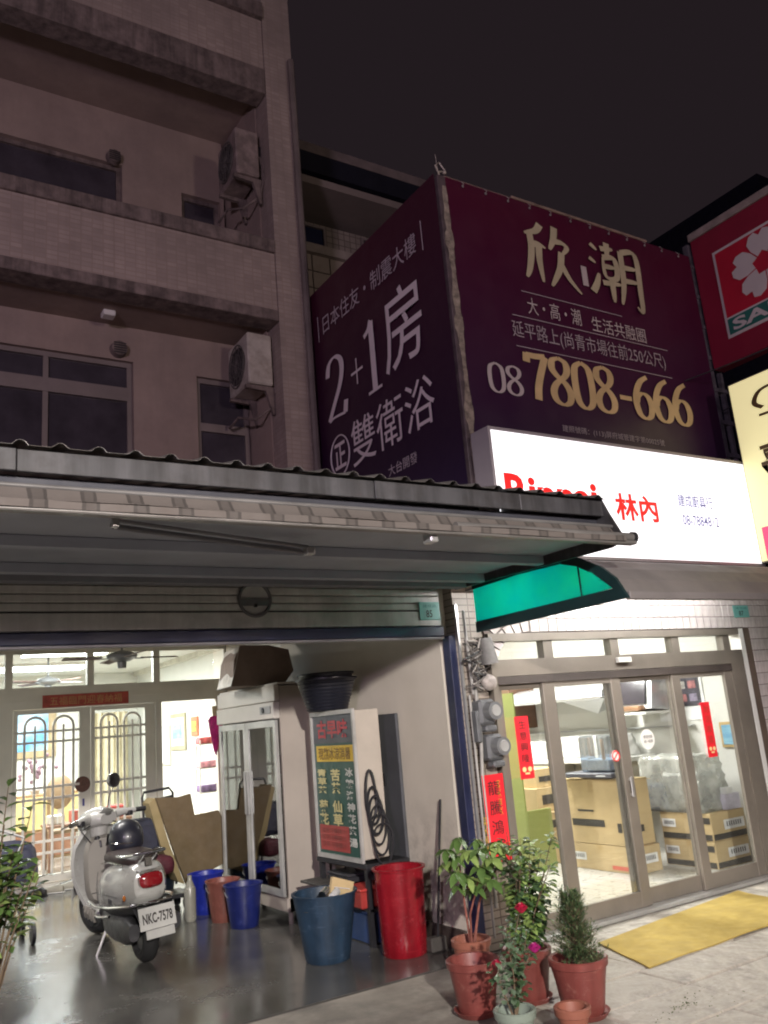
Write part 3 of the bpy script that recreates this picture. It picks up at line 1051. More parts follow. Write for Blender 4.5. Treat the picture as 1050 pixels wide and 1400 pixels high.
def ltext(body, y0, y1, z0, z1, mat, bold=0.0):
    return text(body, (XB, y0, z0), (0, y1 - y0, 0), (0, 0, z1 - z0), bn, mat, bold)


ltext('日本住友・制震大樓', 6.93, 5.22, 5.52, 5.72, PTG)
bars = B()
bars.box(XB - 0.006, XB - 0.003, 5.12, 5.13, 5.48, 5.76)
bars.box(XB - 0.006, XB - 0.003, 7.02, 7.03, 5.48, 5.76)
bars.build('rule_line', PTG, bn)
c_, f_ = serif('2', 0.11, 0.035)
put(c_, f_, (XB, 6.95, 4.55), (0, -.42, 0), (0, 0, .66), bn, PT)
c_, f_ = serif('+', 0.1, 0.1)
put(c_, f_, (XB, 6.45, 4.75), (0, -.22, 0), (0, 0, .26), bn, PT)
c_, f_ = serif('1', 0.13, 0.04)
put(c_, f_, (XB, 6.18, 4.56), (0, -.26, 0), (0, 0, .72), bn, PT)
ltext('房', 5.85, 5.24, 4.62, 5.36, PT, 0.004)
ltext('雙衛浴', 6.54, 5.18, 3.98, 4.42, PT, 0.0)
ltext('正', 6.88, 6.66, 4.05, 4.31, PT, 0.02)
ring = B()
ring.tube([(XB - 0.004, 6.77 + 0.18 * math.cos(t), 4.18 + 0.2 * math.sin(t)) for t in [k * math.pi / 20 for k in range(41)]], 0.008, 5)
ring.build('circle_mark', PT, bn)
ltext('大台開發', 5.95, 5.5, 3.72, 3.82, PTG)

for k in range(12):
    B().cone((4.2 + k * 0.25, 4.850, 6.0), (4.2 + k * 0.25, 4.846, 6.0), 0.012, n=8).build('eyelet', STEEL, bn)
    B().tube([(4.2 + k * 0.25, 4.846, 6.0), (4.2 + k * 0.25 + 0.01, 4.845, 6.03), (4.2 + k * 0.25, 4.87, 6.06)], 0.004, 4).build('lacing', M('lacing_cord', (0.3, 0.27, 0.25), 0.8), bn)
# ------------------------------------------------------------------ white lit sign of the shop
SIGN = emit_mat('lit_white_acrylic', (1.0, 0.985, 1.0), 1.4)
sg = thing('lit_shop_sign', 'big glowing white lightbox sign with red lettering above the shop awning', 'sign', (5.5, 4.7, 2.74))
bx('face', SIGN, 3.965, 7.0, 4.600, 4.606, 2.76, 3.70, sg)
fr = B()
fr.box(3.94, 7.02, 4.592, 4.80, 3.701, 3.725)
fr.box(3.94, 7.02, 4.592, 4.80, 2.735, 2.759)
fr.box(3.94, 3.964, 4.592, 4.80, 2.759, 3.701)
fr.box(7.001, 7.02, 4.592, 4.80, 2.759, 3.701)
fr.box(3.965, 7.0, 4.78, 4.80, 2.76, 3.70)
fr.build('frame', M('sign_box_metal', (0.40, 0.37, 0.39), 0.5, 0.2, var=0.08), sg)
REDE = emit_mat('lit_red_acrylic', (0.95, 0.02, 0.02), 0.75)
BLUE = emit_mat('lit_grey_print', (0.12, 0.12, 0.28), 0.8)
YS = 4.596


def stext(body, x0, x1, z0, z1, mat, bold=0.0):
    return text(body, (x0, YS, z0), (x1 - x0, 0, 0), (0, 0, z1 - z0), sg, mat, bold)


stext('Rinnai', 4.04, 4.99, 3.09, 3.37, REDE, 0.035)
stext('林內', 5.18, 5.68, 3.07, 3.30, REDE, 0.03)
stext('建成廚具行', 5.96, 6.42, 3.23, 3.345, BLUE, 0.012)
stext('08-7884812', 5.98, 6.46, 3.07, 3.16, BLUE, 0.012)
bb2 = thing('wire_bundle', 'loose black cables strung between the banner corner and the side signs', 'cable', (7, 4.6, 4.6))
for k, (a, b, s_) in enumerate((((7.2, 4.86, 4.35), (7.25, 3.2, 4.75), .05), ((6.7, 4.85, 4.6), (7.25, 3.3, 4.8), .03), ((7.2, 4.8, 3.7), (7.3, 3.4, 4.2), .06))):
    a, b = Vector(a), Vector(b)
    B().tube([a.lerp(b, t / 10) - Vector((0, 0, s_ * math.sin(math.pi * t / 10))) for t in range(11)], 0.007, 5).build('cable', BLACK, bb2)
bx('post', M('rusty_post', (0.10, 0.09, 0.11), 0.7, 0.2, var=0.5, vscale=10), 7.16, 7.21, 4.87, 4.93, 2.7, 6.2, bb2)
bx('post', M('rusty_post', (0.1, 0.1, 0.1)), 7.30, 7.34, 4.87, 4.91, 2.7, 6.35, bb2)
for k in range(9):
    bx('clamp', M('rusty_post', (0.1, 0.1, 0.1)), 7.15, 7.35, 4.855, 4.935, 3.2 + k * 0.34, 3.24 + k * 0.34, bb2)

# ------------------------------------------------------------------ perpendicular signs on the right
RV = M('red_sign_vinyl', (0.22, 0.012, 0.035), 0.45, var=0.12, vscale=2)
sk = thing('red_side_sign', 'red projecting sign with a white cherry blossom above a green name band', 'sign', (7.2, 4, 5))
XS = 7.18
RB = M('red_panel', (0.42, 0.012, 0.035), 0.45, var=0.1)
SWH = M('sign_print_white', (0.55, 0.50, 0.50), 0.5, var=0.05)
bx('board', RV, XS, XS + 0.16, 3.0, 4.85, 4.78, 6.22, sk, 0.01)
bx('top_trim', M('trim_tan', (0.28, 0.23, 0.21), 0.7, var=0.3, vscale=8), XS - 0.01, XS + 0.17, 3.0, 4.86, 6.222, 6.30, sk, 0.004)
bx('panel_border', SWH, XS - 0.006, XS - 0.001, 3.16, 4.62, 5.02, 5.96, sk)
bx('logo_panel', RB, XS - 0.012, XS - 0.007, 3.19, 4.59, 5.23, 5.93, sk)
bx('name_band', M('sign_green', (0.02, 0.13, 0.11), 0.5), XS - 0.012, XS - 0.007, 3.19, 4.59, 5.05, 5.21, sk)
text('SAKURA', (XS - 0.013, 4.54, 5.07), (0, -1.28, 0), (0, 0, .12), sk, SWH, 0.03)
flw = B()
cy0, cz0 = 4.10, 5.59
for k in range(5):
    a = math.pi / 2 + k * 2 * math.pi / 5
    pts = []
    for (r, da) in ((0.10, -.55), (0.20, -.60), (0.29, -.52), (0.345, -.32), (0.355, -.14), (0.30, 0.0), (0.355, .14), (0.345, .32), (0.29, .52), (0.20, .60), (0.10, .55), (.13, 0)):
        pts.append((cy0 - r * 0.98 * math.cos(a + da), cz0 + r * 0.94 * math.sin(a + da)))
    flw.prism(pts, 'X', XS - 0.019, XS - 0.013)
flw.build('blossom', SWH, sk)

yl = thing('yellow_side_sign', 'yellow lit projecting sign with dark characters at the right edge', 'sign', (7.0, 4, 2.75))
YE = emit_mat('lit_yellow_acrylic', (0.92, 0.80, 0.42), 0.62)
XY = 6.93
bx('face', YE, XY, XY + 0.02, 3.05, 4.56, 2.77, 4.46, yl)
bx('box', M('sign_grey', (0.2, 0.19, 0.17), 0.6), XY + 0.022, XY + 0.2, 3.05, 4.585, 2.755, 4.48, yl, 0.005)
YINK = M('sign_brown_print', (0.10, 0.055, 0.02), 0.6)
cc, ff = stroke_mesh([[(.2, .35), (.05, .6), (.2, .95), (.55, 1.0), (.75, .8), (.6, .45), (.4, .4)], [(.1, .12), (.5, .1)], [(.4, .4), (.42, .1)]], .11, .09, taper=False)
put(cc, ff, (XY - 0.002, 4.36, 4.06), (0, -.40, 0), (0, 0, .27), yl, YINK)
text('喜', (XY - 0.002, 4.38, 3.52), (0, -.40, 0), (0, 0, .30), yl, YINK, 0.03)
bx('mark', M('mark_red', (.7, .04, .05), .5), XY - 0.006, XY - 0.002, 4.16, 4.22, 3.92, 4.0, yl)
text('烘焙坊', (XY - 0.002, 4.25, 3.13), (0, -.60, 0), (0, 0, .14), yl, YINK, 0.01)
text('手工糕餅', (XY - 0.002, 4.36, 3.42), (0, -.42, 0), (0, 0, .05), yl, M('mark_red', (.7, .04, .05)))
bx('pink_panel', emit_mat('lit_pink_print', (0.85, 0.06, 0.18), 0.45), XY - 0.005, XY - 0.001, 3.08, 4.50, 2.78, 3.07, yl)
random.seed(5)
for k in range(9):
    B().cone((XY - 0.010, 4.34 - k * .12, 2.93 + random.uniform(-.06, .08)), (XY - 0.006, 4.34 - k * .12, 2.93), 0.045, n=7).build('petal_print', emit_mat('petal', (0.95, 0.6, 0.6), 0.6), yl)

# ------------------------------------------------------------------ shop awning with the teal end panel
SA = M('shop_awning_skin', (0.17, 0.155, 0.15), 0.6, var=0.1, vscale=1.5, dirt=(0.11, 0.1, 0.1), dscale=1.2)
sa = thing('shop_awning', 'dark barrel awning over the shop doors with a translucent teal end panel', 'awning', (6, 4.4, 2.3))
prof = [(5.24, 2.60), (4.6, 2.635), (4.15, 2.625), (3.98, 2.58), (3.83, 2.50), (3.72, 2.41), (3.645, 2.31)]
ab = B()
for (a, b) in zip(prof, prof[1:]):
    ab.quad((4.07, a[0], a[1]), (9.5, a[0], a[1]), (9.5, b[0], b[1]), (4.07, b[0], b[1]))
bmesh.ops.remove_doubles(ab.bm, verts=ab.bm.verts, dist=1e-5)
ab.thicken(0.012)
ab.build('skin', SA, sa)
bx('front_rail', SA, 4.07, 9.5, 3.60, 3.64, 2.262, 2.312, sa, 0.004)


def teal_mat():
    m = bpy.data.materials.new('teal_translucent')
    m.use_nodes = True
    nt = m.node_tree
    nt.nodes.clear()
    out = nn(nt, 'ShaderNodeOutputMaterial')
    tl = nn(nt, 'ShaderNodeBsdfTranslucent')
    df = nn(nt, 'ShaderNodeBsdfPrincipled')
    tc = nn(nt, 'ShaderNodeTexCoord')
    c = ramp(nt, noise(nt, tc.outputs['Object'], 2.2, 5), [(0.3, (0.03, 0.80, 0.78)), (0.7, (0.08, 0.95, 0.70))])
    nt.links.new(c, tl.inputs[0])
    df.inputs['Base Color'].default_value = (0.02, 0.35, 0.3, 1)
    df.inputs['Roughness'].default_value = 0.3
    mx = nn(nt, 'ShaderNodeMixShader')
    mx.inputs[0].default_value = 0.10
    nt.links.new(tl.outputs[0], mx.inputs[1])
    nt.links.new(df.outputs[0], mx.inputs[2])
    nt.links.new(mx.outputs[0], out.inputs[0])
    return m


poly = [(5.12, 2.335), (5.12, 2.585), (4.6, 2.60), (4.15, 2.59), (4.0, 2.545), (3.86, 2.47), (3.76, 2.39), (3.71, 2.345)]
TE = teal_mat()
B().prism([p for p in poly if p[0] >= 3.99] + [(3.995, 2.338)], 'X', 4.055, 4.060).build('end_pane', TE, sa)
B().prism([(3.985, 2.343), (3.985, 2.54), (3.86, 2.47), (3.76, 2.39), (3.71, 2.35)], 'X', 4.055, 4.060).build('end_pane', TE, sa)
ef = B()
DT = M('dark_teal_frame', (0.004, 0.02, 0.022), 0.5, var=0.2)
outer = [(5.12, 2.625), (4.6, 2.645), (4.15, 2.64), (3.96, 2.595), (3.80, 2.51), (3.68, 2.41), (3.60, 2.27), (5.12, 2.255)]
inner = [(5.12, 2.585), (4.6, 2.60), (4.15, 2.59), (4.0, 2.545), (3.86, 2.47), (3.76, 2.39), (3.71, 2.345), (5.12, 2.335)]
for k in range(8):
    j = (k + 1) % 8
    if k == 7:
        continue
    vs = [outer[k], outer[j], inner[j], inner[k]]
    ef.prism(vs, 'X', 4.045, 4.068)
ef.box(4.05, 4.065, 3.985, 3.995, 2.345, 2.545)
ef.build('end_frame', DT, sa)
# the lit tube under the awning
tl_ = thing('awning_tube_light', 'fluorescent tube fixture mounted under the shop awning', 'lamp', (5.6, 4.55, 2.5))
bx('housing', WHITE, 4.25, 7.0, 4.62, 4.70, 2.57, 2.60, tl_)
B().cone((4.28, 4.66, 2.553), (6.95, 4.66, 2.553), 0.014, n=10).build('tube', emit_mat('tube_glow', (1.0, 0.97, 0.94), 160.0), tl_)

# ------------------------------------------------------------------ shop front: column, tile band, doors
WT = M('white_glazed_tile', (0.62, 0.57, 0.55), 0.18, var=0.1, vscale=9, streak=0.25)
GRT = M('grout', (0.16, 0.13, 0.12), 0.9)
CT = M('column_tiles', (0.36, 0.31, 0.26), 0.45, var=0.2, vscale=3, tiles=(0.2, 0.052, 0.005, (0.35, 0.32, 0.3)), dirt=(0.2, 0.17, 0.14), dscale=1.8)
YF = 5.30
cl = thing('tiled_column', 'narrow beige tiled column between the garage and the shop', 'column', (4.13, 5.35, 0))
bx('shaft', CT, 4.002, 4.27, YF + 0.03, 5.449, 0.0, 2.7, cl, 0.004)
bx('edge_trim', STEEL, 4.006, 4.026, YF + 0.005, YF + 0.029, 0.4, 2.5, cl)
sfw = thing('tiled_wall', 'white tiled shop front surround with a rounded corner above the glass doors', 'shop front', (6, 5.4, 0))
# grout backing band with rounded inner corner
pts = [(4.27, 2.9), (4.27, 1.98), (4.33, 1.98)]
cx0, cz0, rr0 = 4.72, 2.02, 0.26
for k in range(9):
    a = math.pi - k * (math.pi / 2) / 8
    pts.append((cx0 + 0.36 * math.cos(a) if k else 4.36, cz0 + 0.25 * math.sin(a)))
pts += [(7.62, 2.27), (7.62, 0.0), (9.5, 0.0), (9.5, 2.9)]
B().prism(pts, 'Y', YF + 0.012, YF + 0.14).build('backing', GRT, sfw)
tp = Vector((6, 5.4, 0))
tsrc = B().box(-0.047, 0.047, -0.006, 0.008, -0.053, 0.053, 0.003).build('tile', WT, sfw, local=True)
tsrc.location = Vector((4.80, YF + 0.006, 2.325)) - tp
for r in range(4):
    for k in range(49):
        x = 4.80 + k * 0.1
        z = 2.325 + r * 0.112
        if (r == 0 and k == 0) or (x > 7.5 and r < 2 and False):
            continue
        share(tsrc, sfw, Vector((x, YF + 0.006, z)) - tp)
for j in range(1, 21):
    for k in range(6):
        x = 7.68 + k * 0.1
        share(tsrc, sfw, Vector((x, YF + 0.006, 2.325 - j * 0.112)) - tp)
# fan of tiles round the corner
for r in range(3):
    for k in range(7):
        a0 = math.pi - k * (math.pi / 2) / 7
        a1 = math.pi - (k + 1) * (math.pi / 2) / 7

        def pt(a, rr):
            return (cx0 + 0.02 + (0.36 + rr) * math.cos(a), cz0 + (0.25 + rr) * math.sin(a))
        q = [pt(a0 - 0.02, r * 0.112 + 0.008), pt(a1 + 0.02, r * 0.112 + 0.008), pt(a1 + 0.015, r * 0.112 + 0.105), pt(a0 - 0.015, r * 0.112 + 0.105)]
        if min(p[0] for p in q) < 4.28:
            continue
        B().prism(q, 'Y', YF, YF + 0.013).build('tile', WT, sfw)
plate(7.42, 7.66, YF - 0.002, 2.37, 2.49, '87', 'teal house number plate reading 87 on the white tiles right of the doors')

dr = thing('sliding_door_set', 'bronze framed glass sliding doors with a glazed transom, standing closed', 'door', (5.8, 5.25, 0))
YD = 5.33
f = B()
f.box(4.28, 7.42, YD - 0.05, YD + 0.06, 2.20, 2.262)
f.box(4.28, 7.42, YD - 0.05, YD + 0.06, 1.925, 2.055)
f.box(4.28, 7.42, YD - 0.035, YD + 0.045, 1.86, 1.922)
f.box(7.22, 7.42, YD - 0.049, YD + 0.059, 0.0, 1.925)
f.box(4.28, 4.33, YD - 0.049, YD + 0.059, 0.0, 1.925)
for x in (4.92, 5.70, 6.50, 7.24):
    f.box(x - 0.055, x + 0.045, YD - 0.03, YD + 0.05, 2.055, 2.20)
f.build('door_frame', BRONZE, dr)
bx('dark_track', M('track_dark', (0.05, 0.04, 0.035), 0.6), 4.33, 7.22, YD - 0.052, YD - 0.037, 1.862, 1.922, dr)
GLS = glass_mat('door_glass', refl=0.08, base=0.015)
for (a, b) in ((4.33, 4.865), (4.965, 5.645), (5.745, 6.445), (6.545, 7.22)):
    bx('transom_pane', GLS, a, b, YD + 0.004, YD + 0.008, 2.056, 2.199, dr)
bx('white_jamb', M('white_jamb', (0.75, 0.75, 0.72), 0.4, var=0.05), 7.43, 7.49, YD - 0.05, YD + 0.05, 0.0, 2.26, dr)
bx('outer_jamb', M('brown_jamb', (0.12, 0.09, 0.07), 0.5), 7.492, 7.60, YD - 0.04, YD + 0.06, 0.0, 2.26, dr)
bx('door_sill', STEEL, 4.28, 7.6, YD - 0.11, YD + 0.06, 0.0, 0.028, dr, 0.003)
bx('door_sensor', WHITE, 5.66, 5.82, YD - 0.09, YD - 0.051, 1.985, 2.03, dr, 0.004)
for i, (a, b, y) in enumerate(((4.34, 4.93, YD + 0.02), (4.80, 5.69, YD - 0.02), (5.55, 6.47, YD + 0.02), (6.36, 7.22, YD - 0.02))):
    d = B()
    w1, w2 = (0.06, 0.12) if i == 0 else (0.125, 0.125)
    if i == 3:
        w1 = 0.11
    d.box(a, a + w1, y - 0.018, y + 0.018, 0.03, 1.86, 0.003)
    d.box(b - w2 * 0.9, b, y - 0.018, y + 0.018, 0.03, 1.86, 0.003)
    d.box(a + w1, b - w2 * 0.9, y - 0.016, y + 0.016, 0.03, 0.15)
    d.box(a + w1, b - w2 * 0.9, y - 0.016, y + 0.016, 1.82, 1.86)
    dd = d.build('door_panel', BRONZE, dr)
    bx('pane', GLS, a + w1, b - w2 * 0.9, y - 0.003, y + 0.003, 0.15, 1.82, dd)
    if i in (1, 2):
        xh = b - 0.06 if i == 1 else a + 0.06
        hh = B()
        hh.box(xh - 0.012, xh + 0.012, y - 0.045, y - 0.035, 0.88, 1.04, 0.003)
        hh.box(xh - 0.008, xh + 0.008, y - 0.035, y - 0.018, 0.89, 0.91)
        hh.box(xh - 0.008, xh + 0.008, y - 0.035, y - 0.018, 1.01, 1.03)
        hh.build('handle', STEEL, dd)

# red paper strips
GOLDP = M('gold_ink', (0.75, 0.5, 0.08), 0.4, 0.3)


def strip(x, z0, z1, w, y, chars, lab, tilt=0.0, gold=False, face=True, ink=INK):
    t = thing('red_paper_strip', lab, 'paper strip', (x, y, z0), 0, 'red new year paper strips', tilt=tilt)
    h = z1 - z0
    B().box(-w / 2, w / 2, -0.001, 0.001, 0, h).build('paper', RED_PAPER, t, local=True)
    mw = ROOT[t]
    n = len(chars)
    top = h * 0.96
    bot = h * (0.24 if face else 0.05)
    ch = (top - bot) / n
    for k, c in enumerate(chars):
        O = mw @ Vector((-w * 0.27, -0.002, top - (k + 1) * ch + ch * 0.12))
        text(c, O, mw.to_3x3() @ Vector((w * 0.54, 0, 0)), mw.to_3x3() @ Vector((0, 0, ch * 0.72)), t, ink)
    if face:
        b = B()
        for s in (-1, 1):
            b.cone((s * w * 0.2, -0.003, h * 0.15), (s * w * 0.2, -0.006, h * 0.15), w * 0.14, n=10)
        b.box(-w * 0.16, w * 0.16, -0.006, -0.003, h * 0.07, h * 0.10)
        b.build('gold_print', M('pale_gold_print', (0.85, 0.65, 0.3), 0.5), t, local=True)
    if gold:
        for s in (-1, 1):
            text('大吉大利', mw @ Vector((s * w * 0.4 - w * 0.09, -0.002, h * (0.12 if s < 0 else 0.52))), mw.to_3x3() @ Vector((0, 0, h * 0.4)), mw.to_3x3() @ Vector((-w * 0.14 if False else w * 0.0, 0, 0)) + mw.to_3x3() @ Vector((-w * 0.16, 0, 0)), t, GOLDP)
    return t


strip(4.51, 1.14, 1.61, 0.14, 5.27, '生意興隆', 'upright red paper strip with ink characters on the leftmost glass panel')
strip(6.76, 1.12, 1.59, 0.125, 5.285, '', 'upright red paper strip with small gold print on the right glass panel') if False else None
strip(6.76, 1.10, 1.59, 0.125, 5.30, '財源廣進', 'upright red paper strip with faded print on the right glass panel', ink=M('faded_red_ink', (0.5, 0.05, 0.03), 0.6))
strip(4.14, 0.60, 1.21, 0.20, 5.24, '龍騰鴻運', 'wide red banner with gold edge lettering on the tiled column below the meters', gold=True, face=False)
dc = thing('round_sticker', 'round white sticker with two lines of print on the middle glass door', 'sticker', (5.98, 5.345, 1.25))
B().cone((5.98, 5.343, 1.32), (5.98, 5.340, 1.32), 0.085, n=28).build('disc', WHITE, dc)
text('歡迎光臨', (5.925, 5.338, 1.33), UX * 0.11, UZ * 0.025, dc, INK)
text('統一發票', (5.925, 5.338, 1.29), UX * 0.11, UZ * 0.025, dc, INK)
nsm = thing('no_smoking_sticker', 'small round red no smoking sticker on the glass left of the round white one', 'sticker', (5.58, 5.30, 1.18))
B().cone((5.52, 5.303, 1.22), (5.52, 5.301, 1.22), 0.045, n=24).build('disc', WHITE, nsm)
rg = B()
rg.tube([(5.52 + .04 * math.cos(t), 5.299, 1.22 + .04 * math.sin(t)) for t in [k * math.pi / 12 for k in range(25)]], 0.006, 5)
rg.tube([(5.52 - .028, 5.299, 1.22 - .028), (5.52 + .028, 5.299, 1.22 + .028)], 0.005, 5)
rg.build('ring', M('sticker_red', (0.7, 0.03, 0.03), 0.5), nsm)

# electricity meters and wiring on the column
MG = M('meter_grey', (0.12, 0.125, 0.13), 0.5, var=0.2, vscale=9)
GLB = M('meter_glass', (0.16, 0.165, 0.17), 0.12, var=0.1, coat=1.0)


def meter(x, z, lab, y=5.2):
    m = thing('electricity_meter', lab, 'meter', (x, y, z), 0, 'electricity meters')
    bx('case', MG, x - 0.08, x + 0.07, y - 0.02, y + 0.1, z, z + 0.19, m, 0.02)
    B().cone((x + 0.01, y - 0.02, z + 0.10), (x + 0.01, y - 0.09, z + 0.10), 0.072, 0.066, 22).build('glass_cover', GLB, m, smooth=True)
    B().cone((x + 0.01, y - 0.09, z + 0.10), (x + 0.01, y - 0.10, z + 0.10), 0.045, 0.04, 18).build('dial', M('dial_white', (0.3, 0.3, 0.29), 0.3), m)
    bx('terminal_box', MG, x - 0.05, x + 0.06, y - 0.03, y + 0.06, z - 0.05, z - 0.003, m, 0.012)


meter(4.13, 1.57, 'upper grey electricity meter with a round glass cover on the tiled column')
meter(4.17, 1.31, 'lower grey electricity meter with a round glass cover on the tiled column')
wb = thing('meter_wiring', 'tangle of grey wires and conduits running down the tiled column', 'wiring', (4.1, 5.2, 1.3))
random.seed(21)
for k in range(11):
    pts = [Vector((4.06 + random.uniform(-.05, .12), 5.2 + random.uniform(-.03, .06), 2.2 - 0.045 * j + random.uniform(-.02, .02))) for j in range(9)]
    pts = [pts[0]] + [p + Vector((0.05 * math.sin(j * 1.3 + k), 0.02 * math.cos(j + k), 0)) for j, p in enumerate(pts)]
    B().tube(pts, 0.006 + 0.004 * random.random(), 5).build('wire', M('wire_grey%d' % (k % 3), [(0.12, 0.11, 0.1), (0.04, 0.04, 0.04), (0.24, 0.22, 0.2)][k % 3], 0.6), wb, smooth=True)
PVC = M('old_pvc', (0.34, 0.33, 0.31), 0.5, var=0.2, vscale=8)
B().cone((4.045, 5.24, 1.8), (4.03, 5.24, 2.44), 0.011, n=8).build('conduit', PVC, wb, smooth=True)
B().tube([(4.055, 5.25, 0.3), (4.055, 5.25, 1.2), (4.075, 5.24, 1.5), (4.07, 5.24, 1.85)], 0.014, 8).build('conduit', PVC, wb, smooth=True)
B().tube([(4.03, 5.27, 0.1), (4.03, 5.27, 1.8)], 0.01, 8).build('conduit', PVC, wb, smooth=True)
B().cone((4.20, 5.2, 2.02), (4.18, 5.2, 2.22), 0.075, 0.055, 14).build('cable_hood', M('hood_grey', (0.15, 0.145, 0.14), 0.7, var=0.3, vscale=9), wb, smooth=True)
B().sphere((4.15, 5.17, 1.88), 0.07, 1, 0.7, 0.9, u=14, v=9).build('taped_joint', M('tape_grey', (0.3, 0.27, 0.25), 0.6, var=0.4, vscale=18), wb, smooth=True)
bx('switch_box', MG, 4.02, 4.06, 5.2, 5.26, 1.45, 1.68, wb, 0.006)

# ------------------------------------------------------------------ shop interior
SWL = M('shop_wall_paint', (0.66, 0.655, 0.61), 0.6, var=0.04)
si = thing('shop_room', 'pale painted shop interior behind the glass doors', 'room', (6, 7.6, 0))
bx('wall', SWL, 7.95, 8.1, 5.45, 10.0, 0.012, 2.95, si)
bx('wall', SWL, 4.27, 8.1, 9.98, 10.1, 0.012, 2.95, si)
bx('wall', SWL, 4.255, 4.3, 5.45, 9.98, 0.012, 2.95, si)
bx('wall', SWL, 7.6, 7.949, 5.40, 5.50, 0.012, 2.7, si)
bx('ceiling', SWL, 4.27, 8.1, 5.45, 10.1, 2.951, 3.0, si)


def lightbox(x0, x1, y0, y1, z, s, lab, watts, col=(1, 0.97, 0.92)):
    t = thing('ceiling_light', lab, 'ceiling light', ((x0 + x1) / 2, (y0 + y1) / 2, z - 0.06), 0, 'ceiling lights')
    bx('housing', WHITE, x0 - 0.02, x1 + 0.02, y0 - 0.02, y1 + 0.02, z - 0.05, z, t)
    bx('diffuser', emit_mat('diffuser_%.1f' % s, col, s), x0, x1, y0, y1, z - 0.06, z - 0.051, t)
    ld = bpy.data.lights.new('lamp_glow', 'AREA')
    ld.shape = 'RECTANGLE'
    ld.size = x1 - x0
    ld.size_y = y1 - y0
    ld.energy = watts
    ld.color = col
    lo = bpy.data.objects.new('lamp_glow', ld)
    COL.objects.link(lo)
    lo.parent = t
    lo.location = (0, 0, -0.006)


lightbox(5.6, 6.8, 7.1, 7.3, 2.95, 8, 'fluorescent ceiling light inside the shop, nearer the doors', 190)
lightbox(5.6, 6.8, 8.6, 8.8, 2.95, 8, 'fluorescent ceiling light inside the shop, deeper in', 130)

LABELW = M('label_white', (0.72, 0.72, 0.72), 0.6)
TAPE = M('packing_tape', (0.42, 0.30, 0.14), 0.35)


def carton(x0, x1, y0, y1, z0, z1, lab, mat=CARD, stripe=False, marks=(), group='cardboard cartons inside the shop', rz=0.0):
    t = thing('cardboard_box', lab, 'box', (x0, y0, z0), rz, group)
    w, d, h = x1 - x0, y1 - y0, z1 - z0
    B().box(0, w, 0, d, 0, h, 0.004).build('carton', mat, t, local=True)
    B().box(0.0, w, d * 0.46, d * 0.54, h + 0.0005, h + 0.002).build('tape', TAPE, t, local=True)
    B().box(w * 0.04, w * 0.96, -0.0015, -0.0002, h * 0.985, h * 0.99).build('seam', M('carton_seam', (0.22, 0.14, 0.06), 0.9), t, local=True)
    B().box(-0.0025, -0.001, d * 0.46, d * 0.54, h * 0.80, h).build('tape', TAPE, t, local=True)
    bands = B()
    if stripe:
        bands.box(-0.002, -0.0005, d * 0.02, d * 0.98, h * 0.03, h * 0.24)
        bands.box(w * 0.02, w * 0.98, -0.002, -0.0005, h * 0.03, h * 0.24)
        bands.build('printed_band', M('carton_black_print', (0.05, 0.045, 0.04), 0.7), t, local=True)
    else:
        bands.bm.free()
    for (side, u0, u1, v0, v1, kind) in marks:
        mt = LABELW if kind == 'w' else (M('carton_red_print', (0.55, 0.12, 0.08), 0.7) if kind == 'r' else M('carton_black_print', (0.05, 0.045, 0.04), 0.7))
        q = B()
        if side == 'L':
            q.box(-0.004, -0.0025, d * u0, d * u1, h * v0, h * v1)
        else:
            q.box(w * u0, w * u1, -0.004, -0.0025, h * v0, h * v1)
        q.build('shipping_label' if kind == 'w' else 'print', mt, t, local=True)
        if kind == 'w':
            q = B()
            for k in range(7):
                if side == 'L':
                    yy = d * (u0 + (u1 - u0) * (0.12 + 0.11 * k))
                    q.box(-0.0055, -0.0045, yy, yy + d * (u1 - u0) * 0.05, h * (v0 + (v1 - v0) * 0.3), h * (v0 + (v1 - v0) * 0.8))
                else:
                    xx = w * (u0 + (u1 - u0) * (0.12 + 0.11 * k))
                    q.box(xx, xx + w * (u1 - u0) * 0.05, -0.0055, -0.0045, h * (v0 + (v1 - v0) * 0.3), h * (v0 + (v1 - v0) * 0.8))
            q.build('barcode', INK, t, local=True)
    return t


F0 = 0.022
carton(6.60, 6.95, 6.26, 7.2, F0, 0.27, 'flat carton with a white shipping label under the tall box behind the middle door', marks=(('L', .72, .98, .35, .65, 'w'), ('L', .1, .35, .1, .25, 'r'), ('R', .25, .85, .35, .7, 'w')))
c1 = carton(6.60, 6.95, 6.30, 7.2, 0.275, 0.90, 'tall open carton with a black printed bar behind the middle door', marks=(('L', .35, .86, .27, .38, 'b'), ('L', .1, .16, .2, .34, 'b'), ('L', .5, .75, .5, .53, 'b'), ('R', .3, .6, .2, .3, 'b')))
for (a, b, r) in ((0.0, 0.05, -0.06), (0.25, 0.35, 0.08)):
    B().box(a, b, 0, 0.9, 0.63, 0.636, m=Matrix.Rotation(r, 4, 'Y')).build('flap', CARD, c1, local=True)
for k, (z0, z1, nm) in enumerate(((F0, 0.27, 'lower'), (0.273, 0.53, 'upper'))):
    carton(7.20, 7.72, 5.80, 6.42, z0, z1, '%s of the two wide cartons with a black band near the right door' % nm, stripe=True, marks=(('L', .7, .97, .45, .75, 'w'), ('L', .02, .4, .62, .85, 'b'), ('R', .35, .95, .35, .7, 'w')))
carton(6.55, 6.95, 7.55, 8.2, 0.55, 0.80, 'carton in the middle of the stack beside the lime green sheet', marks=(('R', .2, .8, .3, .7, 'b'),))
carton(6.60, 6.95, 7.45, 8.2, F0, 0.547, 'tall carton at the bottom of the stack beside the lime green sheet', marks=(('R', .1, .4, .7, .85, 'b'), ('L', .1, .5, .78, .9, 'b')))
